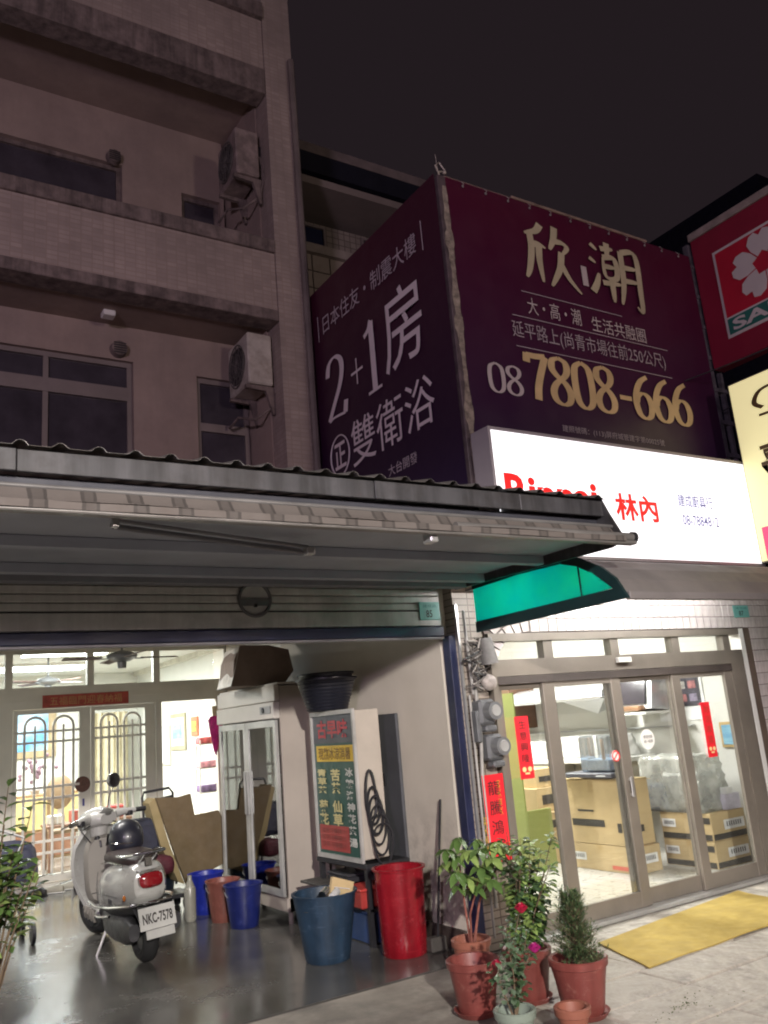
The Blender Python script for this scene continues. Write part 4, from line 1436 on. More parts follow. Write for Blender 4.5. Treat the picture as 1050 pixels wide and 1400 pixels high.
carton(6.62, 7.0, 7.6, 8.2, 0.803, 1.0, 'carton on top of the stack beside the lime green sheet', marks=(('R', .1, .9, .3, .6, 'b'),))
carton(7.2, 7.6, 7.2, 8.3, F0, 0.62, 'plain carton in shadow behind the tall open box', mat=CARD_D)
LIME = M('lime_sheet', (0.24, 0.27, 0.08), 0.5, var=0.06)
ls = thing('lime_board', 'tall lime green board standing inside the left glass panel', 'board', (6.2, 7.6, F0))
bx('sheet', LIME, 6.16, 6.18, 7.30, 7.72, F0, 1.85, ls)
bx('foot', LIME, 6.165, 6.50, 7.28, 7.32, F0, 0.62, ls)
BRN = M('brown_laminate', (0.17, 0.09, 0.055), 0.45, var=0.15, vscale=4)
bc = thing('wall_cabinet', 'brown laminate wall cabinet at the far left corner of the shop', 'cabinet', (8.2, 9.7, 1.4))
bx('carcass', BRN, 7.5, 7.94, 8.95, 9.9, 1.42, 2.1, bc, 0.004)
bx('door', M('brown_laminate_light', (0.26, 0.15, 0.09), 0.45), 7.49, 7.499, 9.2, 9.88, 1.44, 2.08, bc)
# range hoods on the right wall
HS = M('hood_steel', (0.74, 0.75, 0.76), 0.22, 0.55, var=0.06)
hd = thing('range_hood', 'long shiny steel range hood fixed on the pale wall', 'range hood', (7.6, 8, 1.5))
for (a, b) in ((8.15, 8.92), (7.22, 8.14)):
    hb = B()
    hb.prism([(7.42, 1.74), (7.44, 1.80), (7.52, 1.86), (7.66, 1.90), (7.94, 1.92), (7.94, 1.74)], 'Y', a, b)
    hb.build('hood_body', HS, hd, smooth=True)
bx('front_lip', CHROME, 7.40, 7.93, 7.20, 8.94, 1.715, 1.738, hd, 0.006)
cn_ = B()
for q in (((7.5, 7.25, 1.714), (7.5, 7.95, 1.714), (7.72, 7.6, 1.54)), ((7.5, 7.95, 1.714), (7.92, 7.95, 1.714), (7.72, 7.6, 1.54)), ((7.92, 7.95, 1.714), (7.92, 7.25, 1.714), (7.72, 7.6, 1.54)), ((7.92, 7.25, 1.714), (7.5, 7.25, 1.714), (7.72, 7.6, 1.54))):
    cn_.quad(*q)
cn_.build('grease_cone', STEEL, hd)
for y in (7.5, 8.3):
    B().tube([(7.8, y, 1.92), (7.8, y + 0.1, 1.97), (7.8, y + 0.25, 1.97), (7.8, y + 0.33, 1.92)], 0.012, 6).build('hanger', CHROME, hd)
h2 = thing('range_hood', 'short range hood with a dark glass panel and white lower lip', 'range hood', (7.6, 6.9, 1.5))
B().prism([(7.55, 1.56), (7.62, 1.90), (7.94, 1.92), (7.94, 1.52)], 'Y', 6.62, 7.12).build('hood_body', HS, h2)
B().prism([(7.545, 1.62), (7.605, 1.88), (7.60, 1.885), (7.54, 1.62)], 'Y', 6.70, 7.10).build('glass_top', DGL, h2)
bx('copper_tray', M('copper_pan', (0.42, 0.24, 0.14), 0.35, 0.5), 7.46, 7.6, 6.72, 7.08, 1.545, 1.60, h2, 0.02)
bx('lower_lip', WHITE, 7.42, 7.93, 6.60, 7.13, 1.50, 1.53, h2, 0.005)
sfp = thing('shelf', 'thin grey shelf strip along the pale wall under the range hoods', 'shelf', (7.9, 7.5, 1.2))
bx('board', M('shelf_grey', (0.35, 0.35, 0.35), 0.4), 7.88, 7.948, 6.4, 9.6, 1.34, 1.352, sfp)
# posters and painting on right wall
ps = thing('poster', 'dark product poster with small pictures pinned on the pale shop wall', 'poster', (7.94, 6.55, 1.35))
bx('sheet', LABELW, 7.940, 7.948, 6.22, 6.86, 1.40, 1.97, ps)
bx('picture', M('poster_dark', (0.06, 0.055, 0.07), 0.4, var=0.5, vscale=6), 7.934, 7.939, 6.26, 6.83, 1.55, 1.95, ps)
for k in range(8):
    y = 6.30 + (k % 4) * 0.14
    z = 1.60 + (k // 4) * 0.14
    bx('picture', M('poster_pic%d' % (k % 3), [(0.25, 0.22, 0.3), (0.3, 0.12, 0.12), (0.35, 0.33, 0.3)][k % 3], 0.5, var=0.5, vscale=20), 7.930, 7.933, y, y + 0.10, z, z + 0.08, ps)
pt_ = thing('framed_painting', 'small framed blue seascape painting behind the right glass door', 'painting', (7.94, 5.95, 1.1))
bx('frame', M('gilt_frame', (0.5, 0.36, 0.16), 0.4, 0.2), 7.925, 7.948, 5.66, 6.08, 1.10, 1.36, pt_, 0.004)


def paint_mat(name, cols, sc_=4, stretch=(1, 1, 3)):
    m = bpy.data.materials.new(name)
    m.use_nodes = True
    nt = m.node_tree
    b = nt.nodes['Principled BSDF']
    tc = nn(nt, 'ShaderNodeTexCoord')
    mp = nn(nt, 'ShaderNodeMapping')
    mp.inputs['Scale'].default_value = stretch
    nt.links.new(tc.outputs['Object'], mp.inputs[0])
    nt.links.new(ramp(nt, noise(nt, mp.outputs[0], sc_, 6), [(0.25 + 0.5 * i / (len(cols) - 1), c) for i, c in enumerate(cols)]), b.inputs['Base Color'])
    b.inputs['Roughness'].default_value = 0.5
    return m


bx('canvas', paint_mat('seascape', [(0.08, 0.22, 0.42), (0.2, 0.42, 0.55), (0.65, 0.7, 0.7)]), 7.920, 7.924, 5.69, 6.05, 1.13, 1.33, pt_)
# things standing on the boxes
PLW = glass_mat('clear_plastic_wrap', tint=(0.9, 0.92, 0.92), refl=0.25, rough=0.12, base=0.1, body=0.38, bodycol=(0.68, 0.68, 0.62))
wr = thing('wrapped_appliance', 'bulky appliance under crumpled clear plastic on the banded cartons', 'appliance', (7.4, 6.2, 0.53))


def crumple(x0, x1, y0, y1, z0, z1, n=14, amp=0.02):
    b = B()
    b.box(x0, x1, y0, y1, z0, z1)
    bmesh.ops.subdivide_edges(b.bm, edges=b.bm.edges[:], cuts=n, use_grid_fill=True)
    c = Vector(((x0 + x1) / 2, (y0 + y1) / 2, (z0 + z1) / 2))
    for v in b.bm.verts:
        p = v.co
        q = p - c
        k = 1 - 0.13 * max(0, (p.z - z0) / (z1 - z0)) * (abs(q.y) / ((y1 - y0) / 2)) ** 2
        v.co = c + Vector((q.x * k, q.y * k, q.z))
        s = math.sin(p.y * 37 + p.z * 21) * math.sin(p.z * 29 - p.x * 23) + 0.5 * math.sin(p.x * 71 + p.y * 53 + p.z * 67)
        if p.z > z0 + 0.01:
            v.co += q.normalized() * s * amp
    return b


bx('motor_unit', M('unit_grey', (0.42, 0.42, 0.40), 0.4, 0.4), 7.32, 7.62, 5.95, 6.45, 0.54, 0.9, wr, 0.03)
bx('blue_bag', M('blue_bag', (0.05, 0.14, 0.32), 0.5, var=0.3, vscale=9), 7.22, 7.3, 6.35, 6.62, 0.53, 0.80, wr, 0.03)
B().sphere((7.38, 6.0, 0.66), 0.12, 0.7, 1, 1, u=14, v=10).build('blower', BLACK, wr, smooth=True)
crumple(7.19, 7.66, 5.86, 6.66, 0.532, 1.07, amp=0.014).build('plastic_wrap', PLW, wr, smooth='all')
ob = thing('small_carton', 'small pale lilac carton at the right end of the banded cartons', 'box', (7.65, 5.85, 0.53))
B().box(7.48, 7.70, 5.805, 5.88, 0.533, 0.68, 0.004).build('carton', M('lilac_carton', (0.55, 0.52, 0.62), 0.6, var=0.2, vscale=10), ob)
bx('lid', LABELW, 7.50, 7.60, 5.80, 5.87, 0.682, 0.74, ob)
tr_ = thing('dark_tray', 'flat dark tray lying on the tall open carton', 'tray', (6.7, 6.7, 0.93))
bx('tray', M('tray_grey', (0.07, 0.07, 0.085), 0.4), 6.50, 6.80, 6.34, 7.05, 0.93, 0.975, tr_, 0.006)
bx('button_strip', LABELW, 6.496, 6.499, 6.42, 6.55, 0.945, 0.955, tr_)
pb = thing('plastic_case', 'clear plastic case holding blue packets on the dark tray', 'case', (6.75, 6.65, 0.98))
bx('shell', glass_mat('clear_case', refl=0.3, base=0.12, body=0.12, bodycol=(0.7, 0.72, 0.72)), 6.60, 6.86, 6.42, 6.86, 0.977, 1.34, pb, 0.02)
bx('packet', M('blue_packet', (0.28, 0.42, 0.62), 0.5, var=0.2, vscale=20), 6.64, 6.8, 6.5, 6.8, 0.98, 1.1, pb, 0.01)
bx('orange_tool', M('orange_wood', (0.5, 0.26, 0.12), 0.6), 6.62, 6.64, 6.52, 6.55, 1.1, 1.3, pb)
wtb = thing('white_counter', 'white counter top running along the wall behind the cartons', 'counter', (7.6, 8, 0))
bx('top', WHITE, 7.30, 7.93, 7.0, 9.3, 1.0, 1.05, wtb, 0.005)
bx('front', SWL, 7.62, 7.93, 8.35, 9.25, 0.05, 0.998, wtb)
bx('white_box', WHITE, 7.35, 7.8, 8.2, 9.0, 1.053, 1.25, wtb, 0.01)
wp = thing('white_parcel', 'white plastic wrapped parcel on the counter behind the dark tray', 'parcel', (7.5, 7.4, 1.05))
crumple(7.36, 7.8, 7.1, 8.0, 1.053, 1.30, n=8, amp=0.01).build('wrap', M('white_plastic', (0.66, 0.66, 0.64), 0.3), wp, smooth='all')

# ------------------------------------------------------------------ gate of the back room
GF = M('gate_frame_paint', (0.62, 0.60, 0.53), 0.45, var=0.07)
YG = 12.0
gt = thing('barred_glass_gate', 'beige metal framed gate with arched bars and glazed transom at the back of the garage', 'gate', (2.5, YG, 0))
f = B()
f.box(-2.8, 4.72, YG - 0.05, YG + 0.05, 2.90, 3.0)
f.box(-2.8, 4.72, YG - 0.05, YG + 0.05, 2.30, 2.47)
f.box(-2.8, 4.72, YG - 0.05, YG + 0.05, 2.19, 2.299)
for x in (1.78, 2.80, 3.70):
    f.box(x - 0.045, x + 0.045, YG - 0.045, YG + 0.045, 2.47, 2.90)
f.box(4.56, 4.719, YG - 0.045, YG + 0.045, 0.0, 2.19)
f.box(3.68, 3.76, YG - 0.045, YG + 0.045, 0.0, 2.19)
f.box(1.64, 1.84, YG - 0.045, YG + 0.045, 0.0, 2.19)
f.box(-2.8, 3.68, YG - 0.06, YG + 0.06, 0.0, 0.06)
f.build('gate_frame', GF, gt)
GG = glass_mat('gate_glass', refl=0.05, base=0.01)
for (a, b) in ((-0.5, 1.735), (1.825, 2.755), (2.845, 3.655), (3.745, 4.56)):
    bx('transom_pane', GG, a, b, YG + 0.01, YG + 0.015, 2.471, 2.899, gt)
BARM = M('bar_grey', (0.66, 0.64, 0.58), 0.4, 0.1)


def leaf_door(x0, x1, bars_at):
    d = B()
    d.box(x0, x0 + 0.05, YG - 0.03, YG + 0.03, 0.07, 2.185)
    d.box(x1 - 0.14, x1, YG - 0.03, YG + 0.03, 0.07, 2.185)
    d.box(x0 + 0.05, x1 - 0.14, YG - 0.028, YG + 0.028, 0.07, 0.16)
    d.box(x0 + 0.05, x1 - 0.14, YG - 0.028, YG + 0.028, 2.13, 2.185)
    o = d.build('gate_leaf', GF, gt)
    a, b = x0 + 0.05, x1 - 0.14
    for z in (1.90, 1.77, 1.21, 1.07, 0.56, 0.42):
        B().box(a, b, YG - 0.045, YG - 0.031, z - 0.015, z + 0.015).build('rail', BARM, o)
    w = (b - a)
    for c in (a + w * 0.27, a + w * 0.73):
        r = w * 0.165
        p = [(c - r, YG - 0.05, 0.16), (c - r, YG - 0.05, 1.96)] + [(c + r * math.cos(t), YG - 0.05, 1.96 + r * math.sin(t)) for t in [math.pi - k * math.pi / 10 for k in range(11)]] + [(c + r, YG - 0.05, 0.16)]
        B().tube(p, 0.016, 8).build('arched_bar', BARM, o, smooth=True)
        B().cone((c, YG - 0.05, 0.16), (c, YG - 0.05, 1.98), 0.015, n=8).build('bar', BARM, o)
    bx('pane', GG, a, b, YG + 0.0, YG + 0.005, 0.16, 2.13, o)
    return o


leaf_door(1.85, 2.80, None)
lf = leaf_door(2.81, 3.67, None)
leaf_door(0.70, 1.63, None)
leaf_door(-0.25, 0.69, None)
bx('lock_plate', M('blue_lock', (0.05, 0.05, 0.2), 0.4), 2.70, 2.725, YG - 0.04, YG - 0.031, 0.93, 1.02, lf)
rb = thing('red_lintel_banner', 'faded red paper banner with gilt characters taped across the gate lintel', 'banner', (2.75, YG - 0.06, 2.2))
bx('paper', M('faded_red_paper', (0.36, 0.055, 0.04), 0.6, var=0.3, vscale=9), 2.19, 3.30, YG - 0.062, YG - 0.053, 2.20, 2.36, rb)
text('五福臨門迎春納福', (2.28, YG - 0.063, 2.225), UX * 0.93, UZ * 0.11, rb, M('faded_gilt', (0.45, 0.25, 0.1), 0.5))
sm = thing('round_sticker', 'brown round sticker on the gate post between the two barred leaves', 'sticker', (2.72, YG - 0.04, 1.1))
B().cone((2.70, YG - 0.032, 1.2), (2.70, YG - 0.036, 1.2), 0.1, n=20).build('disc', M('brown_sticker', (0.12, 0.06, 0.045), 0.7, var=0.3, vscale=15), sm)

# ------------------------------------------------------------------ back room
RW = M('back_room_paint', (0.66, 0.655, 0.60), 0.6, var=0.04)
br_ = thing('back_room', 'bright white room seen through the barred gate', 'room', (2, 15, 0))
bx('wall', RW, -3.0, 5.3, 18.0, 18.15, 0.06, 3.1, br_)
bx('wall', RW, 5.16, 5.3, 12.06, 18.0, 0.06, 3.1, br_)
bx('wall', RW, 4.72, 5.16, 12.0, 12.06, 0.06, 3.1, br_)
bx('wall', RW, -3.1, -2.95, 12.06, 18.0, 0.06, 3.1, br_)
bx('ceiling', RW, -3.0, 5.3, 12.06, 18.15, 3.101, 3.2, br_)
bx('cornice', M('cornice', (0.6, 0.58, 0.5), 0.6), 5.08, 5.159, 12.06, 18.0, 3.02, 3.1, br_)
LCOL = (0.97, 1.0, 0.985)
lightbox(2.2, 3.4, 13.2, 13.7, 3.1, 24, 'long white ceiling light nearest the transom of the gate', 170, LCOL)
lightbox(1.4, 3.6, 15.4, 16.2, 3.1, 24, 'wide white ceiling light deep in the back room', 170, LCOL)
lightbox(-0.8, 0.6, 13.4, 14.0, 3.1, 24, 'white ceiling light at the left of the back room', 120, LCOL)


def picture(name, cat, label, x, y0, y1, z0, z1, cols, frm=(0.35, 0.33, 0.22), mat=True, stretch=(1, 1, 3)):
    t = thing(name, label, cat, (x, (y0 + y1) / 2, z0))
    bx('frame', M(name + label[:8], frm, 0.5), x - 0.03, x, y0, y1, z0, z1, t, 0.004)
    d = 0.16 * (y1 - y0)
    if mat:
        bx('mount', LABELW, x - 0.034, x - 0.031, y0 + d * 0.5, y1 - d * 0.5, z0 + d * .6, z1 - d * .6, t)
    bx('canvas', paint_mat('paint_' + label[:10], cols, 3, stretch), x - 0.038, x - 0.035, y0 + d, y1 - d, z0 + d * 1.5, z1 - d * 1.5, t)


picture('framed_picture', 'picture', 'framed landscape print on the white wall behind the open gate leaf', 5.155, 15.0, 15.8, 1.48, 2.12, [(0.1, 0.2, 0.3), (0.25, 0.4, 0.45), (0.5, 0.5, 0.3)])
picture('wall_poster', 'poster', 'small yellow and red poster right of the framed landscape print', 5.155, 14.36, 14.68, 1.70, 2.02, [(0.6, 0.1, 0.08), (0.75, 0.6, 0.1), (0.4, 0.5, 0.2)], frm=(0.6, 0.2, 0.1), mat=False)
wbd = thing('notice_board', 'thin framed white board left of the framed landscape print', 'board', (5.15, 16.1, 1.3))
bx('frame', ALU, 5.13, 5.158, 15.85, 16.7, 1.22, 1.93, wbd)
bx('sheet', LABELW, 5.124, 5.129, 15.89, 16.66, 1.26, 1.89, wbd)
bp = thing('blue_painting', 'large framed painting of blue sky over green trees left behind the bars', 'painting', (2.75, 17.9, 1.6))
bx('frame', M('wood_frame', (0.4, 0.3, 0.17), 0.5), 2.1, 3.55, 17.94, 17.998, 1.55, 2.55, bp, 0.01)
bx('canvas', paint_mat('sky_painting', [(0.03, 0.12, 0.3), (0.12, 0.35, 0.65), (0.55, 0.68, 0.75), (0.12, 0.25, 0.06)], 1.2, (1, 1, 1)), 2.2, 3.40, 17.93, 17.939, 1.68, 2.45, bp)
sdb = thing('sideboard', 'long wooden sideboard with yellow doors behind the barred gate', 'sideboard', (2.1, 15, 0.06))
bx('body', M('oak', (0.32, 0.2, 0.1), 0.5), 1.2, 3.3, 14.6, 15.1, 0.06, 1.02, sdb, 0.006)
for k in range(4):
    bx('door', M('cream_door', (0.62, 0.5, 0.22), 0.5), 1.25 + k * 0.52, 1.72 + k * 0.52, 14.585, 14.599, 0.5, 0.98, sdb, 0.004)
    bx('drawer', M('brown_door', (0.25, 0.12, 0.07), 0.5), 1.25 + k * 0.52, 1.72 + k * 0.52, 14.585, 14.599, 0.1, 0.46, sdb, 0.004)
ch = thing('round_back_chair', 'tan round backed chair standing behind the bars', 'chair', (2.75, 13.9, 0.06))
B().sphere((2.83, 14.0, 1.05), 0.2, 1, 0.25, 1.25, u=18, v=12).build('backrest', M('tan_leather', (0.32, 0.22, 0.13), 0.5), ch, smooth=True)
bx('seat', M('tan_leather', (.3, .2, .1)), 2.6, 3.05, 13.6, 14.02, 0.48, 0.56, ch, 0.03)
for (a, b) in ((2.63, 13.64), (3.0, 13.64), (2.63, 13.98), (3.0, 13.98)):
    B().cone((a, b, 0.06), (a, b, 0.48), 0.016, n=8).build('leg', BARM, ch)
B().box(2.80, 2.86, 13.99, 14.02, 0.56, 0.85).build('spine', BARM, ch)
vz = thing('flower_vase', 'vase of purple and white flowers on the sideboard', 'vase', (2.5, 14.85, 1.02))
B().lathe((2.62, 14.8, 1.02), [(0.05, 0), (0.09, 0.06), (0.07, 0.16), (0.04, 0.2)], 14).build('vase', M('vase_white', (0.6, 0.6, 0.62), 0.3), vz, smooth=True)
random.seed(9)
fl_ = B()
for k in range(26):
    fl_.sphere((2.62 + random.gauss(0, .1), 14.8 + random.gauss(0, .06), 1.4 + random.gauss(0, .1)), 0.035, u=6, v=4)
fl_.build('blooms', M('purple_petals', (0.20, 0.12, 0.15), 0.7, var=0.5, vscale=12), vz)
tb_ = thing('low_table', 'low brown table with red and pale parcels behind the gate bars', 'table', (3.0, 13.0, 0.06))
bx('top', M('brown_table', (0.25, 0.13, 0.08), 0.4), 2.45, 3.6, 12.9, 13.4, 0.62, 0.66, tb_, 0.005)
for (a, b) in ((2.5, 12.94), (3.55, 12.94), (2.5, 13.36), (3.55, 13.36)):
    bx('leg', M('brown_table', (.2, .1, .1)), a - 0.03, a + 0.03, b - 0.03, b + 0.03, 0.06, 0.619, tb_)
for k, (x, c) in enumerate(((2.6, (0.6, 0.55, 0.48)), (2.9, (0.55, 0.12, 0.09)), (3.2, (0.5, 0.42, 0.3)), (3.42, (0.6, 0.08, 0.07)))):
    t = thing('parcel', ['cream parcel at the left end of the low brown table', 'dull red parcel near the middle of the low brown table', 'straw coloured parcel on the low brown table', 'bright red parcel at the right end of the low brown table'][k], 'parcel', (x, 13.1, 0.66))
    B().box(x - 0.1, x + 0.1, 13.0, 13.25, 0.663, 0.78 + 0.04 * (k % 2), 0.01).build('wrapping', M('parcel%d' % k, c, 0.6), t)
    B().box(x - 0.01, x + 0.01, 12.995, 12.999, 0.665, 0.77).build('ribbon', LABELW, t)
cn = thing('doorway_curtain', 'tall cream curtain hanging behind the right barred leaf', 'curtain', (3.4, 15.5, 0.06))
cb2 = B()
cb2.grid(lambda u, v: (4.1 + 0.75 * u, 17.6 + 0.04 * math.sin(u * 40), 0.1 + 2.2 * v), 50, 1)
cb2.thicken(0.004)
cb2.build('cloth', M('cream_cloth', (0.55, 0.49, 0.34), 0.8), cn, smooth=True)
# ceiling fans
FANB = M('fan_blade', (0.11, 0.06, 0.05), 0.5, var=0.2)
FANM = M('fan_motor', (0.16, 0.165, 0.17), 0.35, 0.4)


def fan(x, y, z, top, a0, lab, scale=1.0):
    t = thing('ceiling_fan', lab, 'ceiling fan', (x, y, z), a0, 'ceiling fans')
    B().lathe((0, 0, 0), [(0.03, -0.13), (0.05, -0.13), (0.055, -0.06), (0.10, -0.05), (0.17, -0.01), (0.18, 0.02), (0.13, 0.05), (0.05, 0.07), (0.02, 0.08)], 24).build('motor', FANM, t, smooth=True, local=True)
    B().cone((0, 0, 0.07), (0, 0, top - z), 0.013, n=10).build('rod', FANM, t, local=True)
    for k in range(4):
        m = Matrix.Rotation(k * math.pi / 2, 4, 'Z')
        B().box(0.15, 0.26, -0.02, 0.02, -0.025, -0.015, m=m).build('blade_iron', FANM, t, local=True)
        B().box(0.24, 0.68 * scale, -0.06, 0.06, -0.015, -0.007, 0.003, m=m @ Matrix.Rotation(0.18, 4, 'X')).build('blade', FANB, t, local=True)
    return t


fan(2.76, 10.25, 2.66, 3.0, 0.05, 'dark ceiling fan hanging in the garage in front of the transom')
fan(2.72, 14.4, 2.72, 3.1, 0.5, 'ceiling fan inside the back room seen through the transom panes')
# metal rack and goods behind the open leaf
rk = thing('metal_rack', 'slim black wire rack with toys and cloths behind the open gate leaf', 'rack', (4.8, 13, 0.06))
for (a, b) in ((4.55, 12.75), (4.98, 12.75), (4.6, 13.05), (4.98, 13.05)):
    B().cone((a, b, 0.06), (a + (0.04 if a < 4.7 else 0), b, 1.62), 0.01, n=6).build('post', BARM, rk)
for z in (0.45, 0.85, 1.2, 1.55):
    bx('shelf', BARM, 4.56, 5.0, 12.74, 13.06, z, z + 0.015, rk)
random.seed(4)
goods = [('folded_cloth', 'folded purple cloth on the second shelf of the wire rack', (0.18, 0.12, 0.22), 0.865, 'cloth'), ('folded_cloth', 'crumpled cream cloth on the lowest shelf of the wire rack', (0.6, 0.55, 0.42), 0.465, 'cloth'), ('toy', 'small red toy on the top shelf of the wire rack', (0.6, 0.12, 0.12), 1.565, 'toy'), ('toy', 'pink toy on the third shelf of the wire rack', (0.65, 0.3, 0.35), 1.215, 'toy')]
for (nm, lab, c, z, cat) in goods:
    t = B()
    t.box(4.6, 4.95, 12.78, 13.02, z + 0.001, z + 0.1, 0.03, seg=2)
    t.build(nm, M('goods%.1f' % z, c, 0.7, var=0.5, vscale=15), label=lab, cat=cat)
rs = thing('hanging_banner', 'tall narrow red hanging banner between the open leaf and the display fridge', 'banner', (4.62, 11.9, 0.9))
bx('paper', M('scroll_red', (0.60, 0.05, 0.03), 0.6, var=0.1), 4.60, 4.74, 11.90, 11.91, 0.98, 2.22, rs)
pk = thing('pink_umbrella', 'folded magenta umbrella hanging by its handle beside the tall red banner', 'umbrella', (4.2, 10.8, 1.4))
B().lathe((4.17, 11.0, 1.42), [(0.005, 0), (0.03, 0.08), (0.075, 0.28), (0.085, 0.45), (0.05, 0.5)], 12, wob=0.15).build('canopy', M('magenta_cloth', (0.62, 0.02, 0.24), 0.6, var=0.3, vscale=18), pk, smooth=True)
B().cone((4.17, 11.0, 1.92), (4.17, 11.0, 2.05), 0.03, 0.035, 10).build('handle', M('tan_handle', (0.55, 0.42, 0.28), 0.5), pk, smooth=True)

# ------------------------------------------------------------------ display fridge
FX, FY0, FY1, FZ0, FZ1 = 3.42, 7.40, 8.85, 0.10, 2.08
fg = thing('display_fridge', 'tall white two door glass display fridge against the garage wall', 'fridge', (3.65, 8.1, 0))
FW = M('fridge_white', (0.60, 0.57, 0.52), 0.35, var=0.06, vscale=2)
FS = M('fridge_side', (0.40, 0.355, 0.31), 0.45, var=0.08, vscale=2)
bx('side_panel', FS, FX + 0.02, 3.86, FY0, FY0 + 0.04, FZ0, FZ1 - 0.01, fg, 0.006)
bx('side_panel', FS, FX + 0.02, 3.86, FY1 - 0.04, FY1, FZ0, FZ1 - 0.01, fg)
bx('back_panel', WHITE, 3.83, 3.86, FY0 + 0.04, FY1 - 0.04, FZ0, FZ1 - 0.01, fg)
bx('top_panel', FW, FX, 3.86, FY0 - 0.01, FY1 + 0.01, FZ1, FZ1 + 0.02, fg, 0.004)
bx('header_panel', FW, FX - 0.03, FX + 0.02, FY0, FY1, 1.93, FZ1, fg, 0.006)
bx('header_panel', FW, FX - 0.045, FX + 0.02, FY0, FY1, 1.77, 1.925, fg, 0.008)
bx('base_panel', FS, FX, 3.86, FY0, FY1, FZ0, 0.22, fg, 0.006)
bx('thermostat', M('thermo_grey', (0.3, 0.3, 0.3), 0.4), FX - 0.052, FX - 0.046, FY0 + 0.06, FY0 + 0.30, 1.82, 1.89, fg, 0.002)
B().cone((FX - 0.052, FY0 + 0.22, 1.855), (FX - 0.062, FY0 + 0.22, 1.855), 0.025, n=14).build('dial', BLACK, fg)
FG = glass_mat('fridge_glass', tint=(0.6, 0.62, 0.62), refl=0.35, base=0.28, rough=0.03)
for k, (a, b) in enumerate(((FY0 + 0.01, (FY0 + FY1) / 2 - 0.005), ((FY0 + FY1) / 2 + 0.005, FY1 - 0.01))):
    d = B()
    d.box(FX - 0.03, FX, a, a + 0.06, 0.23, 1.76, 0.004)
    d.box(FX - 0.03, FX, b - 0.06, b, 0.23, 1.76, 0.004)
    d.box(FX - 0.029, FX - 0.001, a + 0.06, b - 0.06, 1.70, 1.76)
    d.box(FX - 0.029, FX - 0.001, a + 0.06, b - 0.06, 0.23, 0.29)
    dd = d.build('door', M('fridge_alu', (0.52, 0.52, 0.5), 0.35, 0.5), fg)
    bx('pane', FG, FX - 0.018, FX - 0.013, a + 0.06, b - 0.06, 0.29, 1.70, dd)
    bx('handle', STEEL, FX - 0.05, FX - 0.031, a + 0.02 if k else b - 0.04, a + 0.04 if k else b - 0.02, 0.9, 1.3, dd, 0.004)
for z in (0.55, 0.9, 1.25):
    bx('shelf', STEEL, FX + 0.03, 3.82, FY0 + 0.05, FY1 - 0.05, z, z + 0.012, fg)
for (x, y) in ((FX + 0.05, FY0 + 0.05), (3.8, FY0 + 0.05), (FX + 0.05, FY1 - 0.05), (3.8, FY1 - 0.05)):
    B().cone((x, y, 0), (x, y, FZ0), 0.022, n=8).build('foot', FS, fg)
random.seed(8)
for k in range(12):
    z = (0.235, 0.563, 0.913, 1.263)[k % 4]
    y = FY0 + 0.30 + (k // 4) * 0.42 + random.uniform(-.05, .05)
    c = [(0.1, 0.1, 0.25), (0.45, 0.42, 0.35), (0.25, 0.3, 0.2), (0.4, 0.2, 0.3)][k % 4]
    w = 0.12 + 0.03 * (k % 3)
    t = B()
    t.box(3.52, 3.72, y - w, y + w, z, z + random.uniform(0.14, 0.24), 0.02)
    t.build('food_bag', M('bag%d' % (k % 4), c, 0.5, var=0.3, vscale=12), label='%s bag on the %s shelf of the display fridge, %s' % (['navy', 'cream', 'olive', 'mauve'][k % 4], ['bottom', 'second', 'third', 'top'][k % 4], ['near the street end', 'in the middle', 'at the far end'][k // 4]), cat='bag', group='bags stored in the display fridge')

lightbox(0.6, 1.8, 8.4, 8.6, 3.0, 5, 'unseen ceiling light added to brighten the garage, behind the shutter beam', 75)  # unseen lamp added to brighten the garage walls and gate frame
# brown box on the fridge
bo = thing('brown_box', 'large brown carton with one end coloured pale as lit, lying on top of the fridge', 'box', (3.5, 8.0, 2.1), R_(-8))
bq = B()
prf = [(0.12, 0.0), (0.64, 0.0), (0.74, 0.12), (0.70, 0.33), (0.50, 0.38), (0.22, 0.39), (0.15, 0.25)]
bq.prism([(p[0] - 0.45, p[1] + 0.003) for p in prf], 'Y', -0.26, 0.3)
bmesh.ops.transform(bq.bm, matrix=Matrix.Rotation(R_(0), 4, 'Z'), verts=bq.bm.verts)
bq.build('carton', M('brown_carton', (0.26, 0.20, 0.165), 0.8, var=0.15, vscale=6, bump=0.2, bscale=18), bo, local=True)
be = B()
be.grid(lambda u, v: (-0.345 + 0.10 * v + 0.004 * math.sin(u * 7 + v * 4), -0.27 + 0.6 * u, 0.01 + 0.375 * v), 16, 8)
be.thicken(0.006)
be.build('lit_end', M('lit_end_pale', (0.55, 0.50, 0.44), 0.6, var=0.3, vscale=10), bo, local=True)  # room light on this carton end is put into a pale colour

# ------------------------------------------------------------------ menu light box cabinet
mb = thing('menu_lightbox', 'tall narrow menu light box with yellow and green panels leaning on the wall', 'sign', (3.7, 6.5, 0.58))
bx('case', M('menu_case', (0.42, 0.375, 0.32), 0.5, var=0.1, vscale=3), 3.52, 3.75, 6.16, 6.90, 0.62, 1.77, mb, 0.006)
fr = B()
fr.box(3.495, 3.519, 6.15, 6.91, 1.75, 1.785)
fr.box(3.495, 3.519, 6.15, 6.91, 0.60, 0.635)
fr.box(3.495, 3.519, 6.15, 6.175, 0.635, 1.75)
fr.box(3.495, 3.519, 6.885, 6.91, 0.635, 1.75)
fr.build('frame', M('menu_frame', (0.45, 0.44, 0.42), 0.4, 0.3), mb)
MX = 3.512
bx('panel', M('menu_green', (0.02, 0.07, 0.055), 0.35, var=0.2), MX, MX + 0.006, 6.176, 6.884, 0.636, 1.749, mb)
